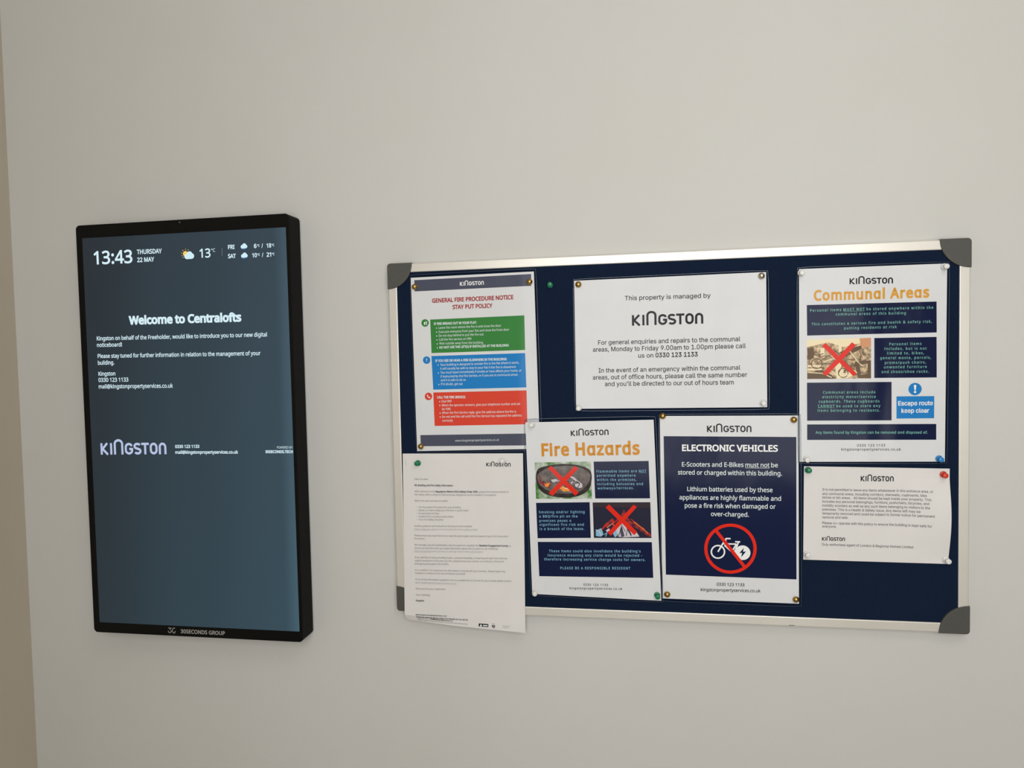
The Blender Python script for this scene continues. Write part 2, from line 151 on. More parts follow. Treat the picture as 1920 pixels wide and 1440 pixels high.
  48: (453, [[227,-7,174,1,130,24,95,62,69,113,53,178,48,254,53,330,69,395,95,447,130,484,174,508,227,516,279,508,323,484,358,447,384,395,400,330,405,254,400,178,384,113,359,62,323,24,279,1], [227,50,261,56,290,74,313,103,330,144,340,194,344,254,340,314,330,365,313,405,290,435,261,453,227,460,192,453,163,435,140,405,123,365,113,314,109,254,113,194,123,144,140,103,163,74,192,56]]),
  49: (453, [[76,0,76,55,391,55,391,0], [276,509,276,0,212,0,212,448,209,448,86,358,86,427,198,509]]),
  50: (453, [[64,0,64,47,234,229,282,282,299,305,311,327,318,348,320,371,317,397,308,419,293,436,273,449,250,457,224,460,196,457,172,447,153,433,139,413,130,390,127,362,66,362,71,405,86,442,111,473,143,496,182,511,225,516,268,511,306,497,337,474,361,445,376,411,381,372,378,345,371,318,357,290,336,259,306,223,267,180,153,60,153,57,389,57,389,0]]),
  51: (453, [[218,-7,173,-3,133,10,98,30,70,57,52,91,44,132,109,132,115,107,126,87,144,71,165,59,191,52,219,50,248,53,275,61,297,74,315,93,325,116,329,145,326,172,316,196,299,217,275,234,242,244,201,248,157,248,157,299,288,448,288,452,70,452,70,509,372,509,372,461,211,278,211,289,264,288,308,276,344,253,371,222,387,186,393,145,387,103,370,66,344,36,309,12,266,-2]]),
  52: (453, [[40,105,40,158,247,509,311,509,109,166,109,163,413,163,413,105], [282,0,282,121,282,146,282,318,343,318,343,0]]),
  53: (453, [[221,-7,178,-2,140,11,108,32,83,60,66,93,60,130,122,130,127,108,138,89,154,73,173,60,196,52,221,50,250,53,276,64,298,82,314,104,324,131,328,162,324,193,314,221,297,244,275,262,248,273,218,277,192,275,167,268,145,258,128,246,67,253,96,509,366,509,366,452,151,452,134,301,136,301,155,315,178,325,203,331,229,334,263,330,294,321,321,306,345,285,364,260,379,231,388,199,391,163,385,117,369,76,343,41,309,15,268,-1]]),
  54: (453, [[226,-7,182,-1,142,15,109,40,84,74,69,115,64,162,68,199,80,239,102,285,137,340,252,509,322,509,151,261,145,261,154,275,165,288,179,299,196,307,214,312,235,314,278,309,316,295,346,271,370,240,384,201,389,157,384,112,368,73,343,39,310,14,271,-2], [226,48,254,52,279,63,299,79,314,101,324,128,327,157,324,187,314,213,299,235,279,251,254,262,226,265,198,262,174,252,153,235,138,214,128,188,125,158,128,128,138,102,153,79,174,63,198,52]]),
  55: (453, [[97,0,323,448,323,452,62,452,62,509,391,509,391,449,165,0]]),
  56: (453, [[226,-7,178,-2,136,11,101,33,74,62,57,96,52,135,55,166,65,195,81,220,101,241,125,256,153,265,153,267,119,282,93,308,76,342,70,380,75,417,90,450,114,477,146,498,184,511,226,516,269,511,306,498,337,477,361,450,377,417,382,380,376,342,359,308,333,282,300,267,300,265,327,256,351,241,372,220,387,195,397,166,401,135,395,96,378,62,352,33,317,11,275,-2], [226,49,258,52,285,60,307,74,323,91,333,113,337,139,333,165,322,189,305,208,283,223,256,232,226,235,196,232,169,223,147,208,130,189,119,165,115,139,119,113,129,91,145,74,167,60,195,52], [226,290,252,292,274,300,293,313,307,330,316,351,319,376,316,399,308,420,294,437,275,449,252,457,226,460,200,457,177,449,159,437,145,420,136,399,133,376,136,351,145,330,159,313,178,300,201,292]]),
  57: (453, [[226,516,271,510,310,494,343,468,368,434,384,393,389,347,385,309,373,270,350,224,315,168,200,0,130,0,301,248,307,248,299,234,287,221,273,210,257,202,238,196,218,195,175,199,137,214,106,237,83,269,68,307,64,352,69,397,85,436,110,469,143,494,182,510], [226,460,199,457,174,446,154,429,138,407,129,381,125,352,129,322,138,295,154,274,174,257,199,247,226,243,254,247,279,257,299,273,314,295,324,321,327,350,324,381,314,407,299,429,279,446,254,457]]),
  58: (188, [[95,-4,78,-1,63,9,53,24,50,41,53,59,63,73,78,83,95,87,113,83,128,73,138,59,141,41,138,24,128,9,113,-1], [95,271,78,274,63,284,53,299,50,316,53,334,63,349,78,359,95,362,113,359,128,349,138,334,141,316,138,299,128,284,113,274]]),
  59: (188, [[38,-119,68,71,137,71,84,-119], [103,271,86,274,71,284,61,299,58,316,61,334,71,349,86,359,103,362,121,359,136,349,146,334,149,316,146,299,136,284,121,274]]),
  63: (358, [[132,152,132,159,134,200,141,230,153,252,168,269,209,298,230,314,247,334,258,357,262,384,259,406,250,425,237,441,220,452,200,459,178,462,157,459,137,453,120,441,106,425,96,404,92,378,27,378,33,418,49,452,73,479,103,499,138,511,178,516,219,511,255,498,284,478,306,451,319,418,324,382,319,344,306,311,284,284,254,261,219,235,207,221,200,205,195,185,194,158,194,152], [164,-4,146,-1,131,9,121,24,118,41,121,58,131,73,146,83,164,86,181,83,196,73,206,58,209,41,206,24,196,9,181,-1]]),
  64: (676, [[355,-135,284,-130,221,-114,167,-88,122,-53,87,-8,61,46,45,109,40,179,46,248,61,309,87,363,123,408,167,444,220,470,281,486,349,492,415,486,472,469,522,442,562,407,594,366,617,319,631,268,635,215,631,142,625,107,615,76,599,49,579,28,551,15,517,11,497,12,476,17,457,24,441,36,429,50,423,68,420,68,408,48,388,30,361,17,326,13,285,18,251,35,224,62,204,96,192,137,188,182,193,226,207,265,228,297,257,322,291,338,330,343,360,340,385,331,404,319,416,306,419,306,419,335,474,335,474,110,476,91,485,74,499,63,518,59,540,63,557,76,568,97,576,127,580,166,581,215,577,259,567,301,548,339,523,373,490,402,450,424,402,438,347,442,292,438,242,424,199,402,164,372,135,334,115,289,102,236,98,178,102,119,115,66,135,21,165,-17,201,-46,246,-68,298,-81,357,-85,385,-84,412,-80,458,-69,489,-59,504,-107,464,-120,411,-131], [329,65,359,68,382,78,400,95,412,118,419,148,422,185,419,221,411,249,399,269,381,282,358,289,331,292,305,288,283,277,265,260,252,239,244,213,242,185,244,154,251,125,262,101,279,81,301,69]]),
  65: (480, [[16,0,201,509,276,509,463,0,395,0,287,302,264,372,232,478,245,478,213,371,191,302,85,0], [110,142,110,199,370,199,370,142]]),
  66: (456, [[60,0,60,509,241,509,289,504,329,491,359,469,381,442,394,410,398,374,395,344,387,320,373,301,356,286,336,275,315,267,315,262,339,257,363,245,385,227,402,203,414,173,418,136,413,100,400,67,377,39,344,18,301,4,247,0], [125,57,245,57,296,63,330,80,349,105,355,137,352,161,342,184,327,203,306,218,279,228,248,231,125,231], [125,285,238,285,265,288,288,296,308,309,323,326,333,348,336,372,330,403,313,429,283,446,240,452,125,452]]),
  67: (510, [[267,-7,205,1,150,25,104,63,70,115,48,179,40,254,48,329,70,393,104,445,150,484,205,508,267,516,305,513,340,504,373,490,402,471,427,447,448,418,463,385,473,348,408,348,401,373,389,395,375,413,357,428,337,440,315,449,292,454,267,456,223,450,184,432,150,403,125,364,109,314,103,254,109,194,125,145,151,105,184,76,223,59,267,53,292,55,315,60,337,69,357,81,375,96,389,114,401,136,408,160,473,160,463,124,448,91,428,62,402,38,373,19,341,5,305,-4]]),
  68: (502, [[219,0,96,0,96,57,215,57,272,63,318,81,354,110,379,149,394,198,399,255,394,312,379,361,354,399,320,428,275,446,221,452,93,452,93,509,225,509,294,501,353,478,399,441,433,391,455,329,462,255,455,181,433,119,398,68,351,31,291,8], [125,509,125,0,60,0,60,509]]),
  69: (419, [[60,0,60,509,372,509,372,452,125,452,125,286,355,286,355,229,125,229,125,57,375,57,375,0]]),
  70: (410, [[60,0,60,509,369,509,369,452,125,452,125,278,346,278,346,221,125,221,125,0]]),
  71: (520, [[269,-7,205,1,149,25,104,64,69,116,47,179,40,254,47,329,69,393,103,445,149,484,203,508,265,516,304,513,340,504,374,489,403,469,429,445,449,416,465,384,474,349,408,349,399,372,387,393,373,411,356,427,337,439,315,448,291,454,265,456,222,450,183,432,150,404,125,364,109,314,103,254,109,194,125,145,151,105,184,76,224,59,269,53,309,57,345,71,374,93,396,123,410,160,415,202,434,199,283,199,283,256,478,256,478,200,471,141,451,91,419,50,377,19,326,0]]),
  72: (517, [[60,0,60,509,125,509,125,289,392,289,392,509,457,509,457,0,392,0,392,232,125,232,125,0]]),
  73: (300, [[31,0,31,57,118,57,118,452,31,452,31,509,269,509,269,452,183,452,183,57,269,57,269,0]]),
  74: (396, [[185,-7,124,3,75,33,44,81,33,145,33,173,98,173,98,145,104,104,122,74,149,56,185,50,220,56,248,74,266,104,272,145,272,509,336,509,336,145,326,81,294,33,246,3]]),
  75: (467, [[104,145,104,216,139,261,174,303,212,344,364,509,448,509,231,276,228,276], [60,0,60,509,125,509,125,334,124,225,125,193,125,0], [372,0,188,259,228,309,449,0]]),
  76: (393, [[60,0,60,509,125,509,125,57,361,57,361,0]]),
  77: (628, [[60,0,60,509,152,509,277,187,287,159,299,123,311,84,322,49,307,49,318,83,330,121,342,158,352,187,476,509,568,509,568,0,504,0,504,291,504,327,505,369,506,413,507,457,513,457,498,409,482,363,467,322,456,291,342,0,286,0,170,291,159,321,145,361,129,408,112,457,119,457,120,416,121,372,122,328,122,291,122,0]]),
  78: (523, [[60,0,60,509,136,509,343,183,363,151,388,107,414,55,405,54,401,108,399,157,399,195,399,509,463,509,463,0,387,0,202,290,177,331,148,381,108,452,119,454,122,384,124,328,125,291,125,0]]),
  79: (533, [[267,-7,205,1,150,25,105,63,70,115,48,179,40,254,48,329,70,393,105,445,150,484,205,508,267,516,329,508,384,484,429,445,464,393,486,329,493,254,486,179,464,115,429,63,384,25,329,1], [267,53,310,59,349,76,383,105,408,144,425,194,430,254,425,314,408,365,383,404,349,433,310,450,267,456,223,450,184,433,151,404,125,364,109,314,103,254,109,194,125,144,151,105,184,76,223,59]]),
  80: (445, [[60,0,60,509,235,509,289,503,332,487,366,462,390,430,404,391,409,348,404,304,390,265,366,233,332,207,289,191,235,186,109,186,109,242,233,242,269,246,297,256,318,272,333,294,342,319,344,348,342,376,333,402,318,423,297,439,268,449,232,452,125,452,125,0]]),
  81: (533, [[245,159,313,159,369,85,384,65,468,-48,401,-48,346,27,331,46], [267,-7,205,1,150,25,105,63,70,115,48,179,40,254,48,329,70,393,105,445,150,484,205,508,267,516,329,508,384,484,429,445,464,393,486,329,493,254,486,179,464,115,429,63,384,25,329,1], [267,53,310,59,349,76,383,105,408,144,425,194,430,254,425,314,408,365,383,404,349,433,310,450,267,456,223,450,184,433,151,404,125,364,109,314,103,254,109,194,125,144,151,105,184,76,223,59]]),
  82: (449, [[60,0,60,509,236,509,290,504,333,489,367,465,390,433,405,395,409,352,405,309,390,271,367,240,333,217,289,203,236,198,96,198,96,255,234,255,269,258,298,267,319,281,334,300,342,324,345,352,342,380,334,405,319,425,298,440,269,449,233,452,125,452,125,0], [353,0,230,229,303,229,428,0]]),
  83: (447, [[224,-9,172,-4,128,9,91,31,64,60,46,96,38,137,104,137,110,110,123,88,142,71,166,59,194,52,224,49,257,52,286,60,311,74,329,92,341,114,346,139,342,161,332,179,316,193,296,205,245,222,184,239,128,260,86,289,60,326,52,372,58,413,75,448,102,476,138,498,180,511,227,516,275,511,316,498,351,476,377,449,394,415,401,378,337,378,326,412,302,437,267,453,225,459,194,456,167,448,145,435,129,418,118,398,115,376,119,352,131,334,148,319,169,308,212,293,264,279,312,264,336,252,359,238,379,220,395,198,405,171,408,139,403,99,386,64,360,34,323,11,278,-4]]),
  84: (449, [[32,452,32,509,417,509,417,452,257,452,257,0,193,0,193,452]]),
  85: (517, [[259,-8,203,-2,154,15,114,43,85,80,66,124,60,173,60,509,124,509,124,178,128,144,141,113,160,87,187,68,220,56,259,52,298,56,331,68,357,87,377,113,389,144,393,178,393,509,457,509,457,173,451,124,433,80,403,43,363,15,315,-2]]),
  86: (480, [[204,0,16,509,84,509,192,206,215,137,248,31,235,31,267,138,290,206,395,509,463,509,278,0]]),
  87: (686, [[155,0,16,509,82,509,163,196,175,145,187,94,197,40,189,40,200,94,211,145,224,196,306,509,380,509,462,196,474,145,486,94,497,40,488,40,499,94,510,145,523,196,603,509,670,509,530,0,455,0,368,323,351,391,336,475,350,475,335,395,318,323,230,0]]),
  88: (474, [[18,0,217,284,217,236,29,509,104,509,178,400,204,361,223,329,243,292,232,292,252,329,272,361,298,400,374,509,446,509,259,239,259,287,456,0,382,0,292,129,268,165,250,195,230,231,244,231,225,196,206,166,182,129,91,0]]),
  89: (472, [[203,0,203,208,16,509,91,509,192,344,222,292,250,230,224,230,251,293,280,344,381,509,455,509,268,208,268,0]]),
  90: (438, [[42,0,42,46,273,385,306,431,341,476,348,454,285,452,223,452,40,452,40,509,397,509,397,462,169,129,134,81,97,33,90,54,152,57,214,57,399,57,399,0]]),
  95: (319, [[319,0,319,-56,0,-56,0,0]]),
  97: (389, [[160,-9,126,-5,94,5,68,22,48,45,35,73,30,108,34,138,43,161,58,179,78,193,100,203,125,211,178,220,234,227,252,230,265,235,273,243,276,255,276,257,273,279,267,297,256,311,240,322,220,329,196,331,171,329,149,322,132,313,118,301,107,288,100,274,41,291,57,322,79,346,104,364,133,375,163,382,194,384,215,383,239,379,263,372,286,360,306,343,322,320,333,290,337,251,337,0,277,0,277,52,272,52,264,38,252,25,236,12,215,1,190,-6], [170,45,202,49,228,59,248,74,263,93,272,115,276,138,276,190,270,186,259,182,231,176,200,171,175,168,134,159,117,150,103,139,95,124,92,105,94,87,102,72,114,61,130,52,149,47]]),
  98: (424, [[229,-8,198,-5,172,4,153,17,138,31,118,59,112,59,112,0,53,0,53,509,114,509,114,319,118,319,137,346,152,360,171,373,197,381,229,384,274,378,313,361,345,332,370,293,385,245,390,189,385,133,370,84,346,45,313,16,274,-2], [220,47,253,51,279,66,301,88,316,117,325,151,328,189,325,227,316,261,301,290,280,311,253,325,220,330,188,325,161,312,140,291,125,263,116,229,113,189,116,150,125,115,140,86,162,65,188,51]]),
  99: (396, [[207,-8,159,-2,117,16,82,46,56,85,40,133,34,187,40,243,56,291,82,330,117,360,159,378,207,384,234,383,260,377,284,368,305,356,324,341,340,322,353,301,362,277,303,262,298,276,290,289,281,301,270,311,257,319,242,325,226,329,207,330,173,325,145,310,124,287,108,258,99,224,96,187,99,151,108,117,124,89,145,66,173,51,207,46,226,48,243,52,258,58,271,66,282,76,292,89,299,102,304,117,363,102,354,78,341,56,325,37,306,21,285,9,261,-1,235,-6]]),
  100: (424, [[195,-8,151,-2,111,16,79,45,55,84,39,133,34,189,39,245,55,293,79,332,112,361,151,378,196,384,228,381,253,373,272,360,287,346,306,319,311,319,311,509,372,509,372,0,313,0,313,59,307,59,287,31,272,17,252,4,227,-5], [205,47,236,51,263,65,284,86,299,115,309,150,312,189,309,229,300,263,284,291,263,312,237,325,205,330,172,325,145,311,124,290,108,261,99,227,96,189,99,151,109,117,124,88,145,66,172,51]]),
  101: (404, [[212,-8,161,-2,117,16,82,46,56,85,40,132,34,187,39,242,55,290,81,329,115,359,157,378,205,384,236,382,266,374,294,361,319,341,341,315,357,282,368,242,371,194,371,169,75,169,75,221,338,221,310,202,307,237,298,269,283,294,263,314,237,326,205,330,173,326,146,313,125,294,109,270,99,241,96,211,96,178,100,139,110,106,128,80,151,61,179,50,212,46,234,48,254,53,271,61,285,73,297,88,306,105,365,91,353,63,335,39,311,19,283,4,249,-5]]),
  102: (254, [[228,379,228,327,6,327,6,379], [81,0,81,432,84,461,96,486,113,505,135,519,161,527,187,530,222,527,243,521,227,468,215,472,195,474,171,470,154,460,145,443,142,419,142,0]]),
  103: (425, [[207,-151,168,-148,134,-140,105,-127,82,-110,64,-91,51,-69,101,-41,122,-66,136,-78,154,-88,178,-95,207,-97,249,-92,282,-75,304,-47,311,-6,311,68,306,68,287,41,272,28,252,16,227,8,195,5,152,10,113,27,80,53,55,90,39,136,34,191,39,246,55,293,80,332,112,361,152,378,196,384,228,382,253,373,273,360,288,346,308,319,313,319,313,379,372,379,372,-9,367,-54,350,-90,324,-117,291,-136,251,-147], [205,59,237,63,264,75,285,95,300,121,309,154,312,193,309,231,300,264,285,291,264,312,237,325,205,330,172,325,145,312,124,290,109,262,99,229,96,193,99,155,109,123,124,96,145,76,172,63]]),
  104: (410, [[114,227,114,0,53,0,53,509,114,509,114,287,102,287,124,332,152,362,187,379,227,384,264,380,295,369,321,349,341,321,353,285,357,240,357,0,296,0,296,235,290,275,273,304,246,323,210,329,184,326,161,317,141,303,126,283,117,257]]),
  105: (167, [[53,0,53,379,114,379,114,0], [84,443,67,446,54,455,44,468,41,483,44,499,54,512,67,521,84,524,100,521,114,512,123,499,126,483,123,468,114,455,100,446]]),
  106: (167, [[53,379,114,379,114,-30,111,-63,102,-90,86,-113,65,-129,37,-139,4,-143,-10,-143,-10,-87,2,-87,25,-83,40,-72,50,-54,53,-29], [83,443,67,446,53,455,44,468,41,483,44,499,53,512,67,521,83,524,100,521,114,512,123,499,126,483,123,468,114,455,100,446]]),
  107: (381, [[110,137,110,212,121,212,284,379,360,379,184,199,177,199], [53,0,53,509,114,509,114,0], [294,0,148,186,191,229,372,0]]),
  108: (189, [[139,-2,101,3,74,20,58,47,53,84,53,509,114,509,114,99,115,77,120,62,130,54,146,52,160,53,170,54,181,3,162,-1]]),
  109: (610, [[53,0,53,379,112,379,112,295,108,295,118,323,132,346,151,363,172,376,195,384,219,386,257,380,287,361,309,331,321,295,312,295,322,321,337,343,357,361,381,375,407,383,437,386,468,383,497,372,522,354,541,328,553,296,557,255,557,0,496,0,496,254,490,289,473,313,447,326,419,330,395,328,374,320,358,307,345,290,338,270,335,247,335,0,274,0,274,260,269,288,253,311,229,326,199,330,178,328,158,320,140,307,126,289,117,266,114,238,114,0]]),
  110: (410, [[114,227,114,0,53,0,53,379,112,379,112,287,102,287,124,332,152,362,187,379,227,384,264,380,295,369,321,349,341,321,353,285,357,240,357,0,296,0,296,235,290,275,273,304,246,323,210,329,184,326,161,317,141,303,126,283,117,257]]),
  111: (415, [[207,-8,159,-2,117,16,82,46,56,85,40,133,34,187,40,243,56,291,82,330,117,360,159,378,207,384,256,378,299,360,333,330,359,291,376,243,381,187,376,133,359,85,333,46,299,16,256,-2], [207,46,242,51,270,66,292,89,307,117,316,151,319,187,316,224,307,258,292,287,270,310,242,325,207,330,173,325,145,310,124,287,108,258,99,224,96,187,99,151,108,117,124,89,145,66,173,51]]),
  112: (424, [[53,-143,53,379,112,379,112,319,118,319,137,346,152,360,171,373,197,381,229,384,274,378,313,361,345,332,370,293,385,245,390,189,385,133,370,84,346,45,313,16,274,-2,229,-8,198,-5,173,4,153,17,138,31,118,59,114,59,114,-143], [220,47,253,51,279,66,301,88,316,117,325,151,328,189,325,227,316,261,301,290,280,311,253,325,220,330,188,325,161,312,140,291,125,263,116,229,113,189,116,150,125,115,140,86,162,65,188,51]]),
  113: (424, [[372,-143,311,-143,311,59,306,59,287,31,272,17,252,4,227,-5,195,-8,151,-2,111,16,79,45,55,84,39,133,34,189,39,245,55,293,79,332,112,361,151,378,196,384,228,381,253,373,272,360,287,346,307,319,313,319,313,379,372,379], [205,47,236,51,263,65,284,86,299,115,309,150,312,189,309,229,300,263,284,291,263,312,237,325,205,330,172,325,145,311,124,290,108,261,99,227,96,189,99,151,109,117,124,88,145,66,172,51]]),
  114: (259, [[53,0,53,379,112,379,112,321,115,321,130,347,152,367,181,380,213,385,229,384,243,384,243,322,230,324,207,326,182,323,159,315,140,301,126,284,117,262,114,237,114,0]]),
  115: (365, [[182,-8,145,-5,112,3,84,18,62,38,45,63,36,94,94,107,105,79,124,60,150,49,181,45,217,50,244,62,262,81,268,103,265,121,254,136,237,147,212,155,149,170,104,186,72,208,53,237,47,274,51,305,65,332,87,354,115,370,149,381,187,384,223,381,254,372,279,358,299,339,314,316,324,290,268,277,258,298,243,316,219,328,187,333,156,329,131,317,114,299,109,277,112,258,124,243,144,232,172,223,229,209,275,194,306,171,325,142,331,107,326,75,312,47,290,24,260,6,223,-5]]),
  116: (227, [[204,379,204,327,6,327,6,379], [65,471,126,471,126,98,128,76,136,61,150,53,170,50,185,51,202,54,213,2,192,-3,168,-4,125,2,92,21,72,52,65,93]]),
  117: (410, [[182,-5,146,-1,115,11,89,31,69,59,57,95,53,139,53,379,114,379,114,144,119,105,137,75,164,56,200,50,226,53,249,62,268,77,283,97,293,122,296,153,296,379,357,379,357,0,298,0,298,92,307,92,286,47,257,17,222,0]]),
  118: (389, [[163,0,17,379,84,379,165,155,187,87,206,21,184,21,203,87,224,155,305,379,371,379,226,0]]),
  119: (567, [[138,0,23,379,87,379,133,214,154,137,175,41,165,41,186,135,206,214,252,379,316,379,362,214,382,136,402,41,391,41,413,135,434,214,480,379,545,379,429,0,368,0,319,172,305,225,291,280,277,338,291,338,277,280,263,225,248,172,199,0]]),
  120: (379, [[21,0,171,218,171,171,29,379,100,379,147,306,179,253,207,206,175,206,202,253,233,306,282,379,352,379,209,169,209,214,358,0,287,0,231,85,200,136,173,182,205,182,178,136,148,85,91,0]]),
  121: (389, [[47,-139,61,-86,71,-87,88,-90,104,-89,118,-84,130,-74,141,-58,151,-36,163,-1,17,379,84,379,165,155,187,87,206,21,184,21,202,87,224,155,305,379,371,379,204,-58,191,-85,177,-107,159,-124,139,-136,117,-143,91,-145,65,-143]]),
  122: (380, [[42,0,42,46,254,320,254,323,48,323,48,379,333,379,333,331,126,60,126,56,339,56,339,0]]),
  176: (316, [[158,283,128,287,101,298,77,316,59,340,47,367,43,397,47,428,59,455,77,479,101,497,128,509,158,513,188,509,216,497,239,479,257,455,269,428,273,397,269,367,257,340,239,316,216,298,188,287], [158,334,175,336,190,343,203,353,213,366,220,381,222,397,220,414,213,430,203,443,190,453,175,459,158,462,141,459,126,453,113,443,103,430,97,414,95,397,97,381,103,366,113,353,126,343,141,336]]),
  32: (188, []),
 },
}
SHEETS = {
 'display': (409.57, 739.48, -45.00, [(-1026.05, 387.95), (-616.49, 387.95), (-616.49, -351.53), (-1026.05, -351.53)]),
 'general': (210.00, 297.00, -16.50, [(-413.26, 273.83), (-202.89, 275.97), (-198.54, -16.67), (-410.1, -20.95)]),
 'letter': (210.00, 297.00, -17.50, [(-435.77, -25.08), (-227.19, -24.15), (-229.02, -327.03), (-440.3, -315.95)]),
 'center': (297.00, 210.00, -16.50, [(-137.03, 258.2), (162.0, 260.38), (162.2, 49.34), (-137.27, 49.31)]),
 'fire': (210.00, 297.00, -18.00, [(-221.99, 27.51), (-13.06, 30.75), (-4.6, -264.34), (-216.27, -260.52)]),
 'ev': (210.00, 297.00, -16.50, [(-3.26, 36.58), (208.63, 36.01), (207.99, -261.57), (-2.8, -260.84)]),
 'comm': (210.00, 297.00, -16.50, [(210.51, 262.94), (421.13, 262.62), (418.72, -35.43), (209.86, -36.72)]),
 'note': (210.00, 148.00, -16.50, [(216.55, -43.6), (425.62, -46.14), (424.04, -192.03), (214.69, -191.04)]),
}
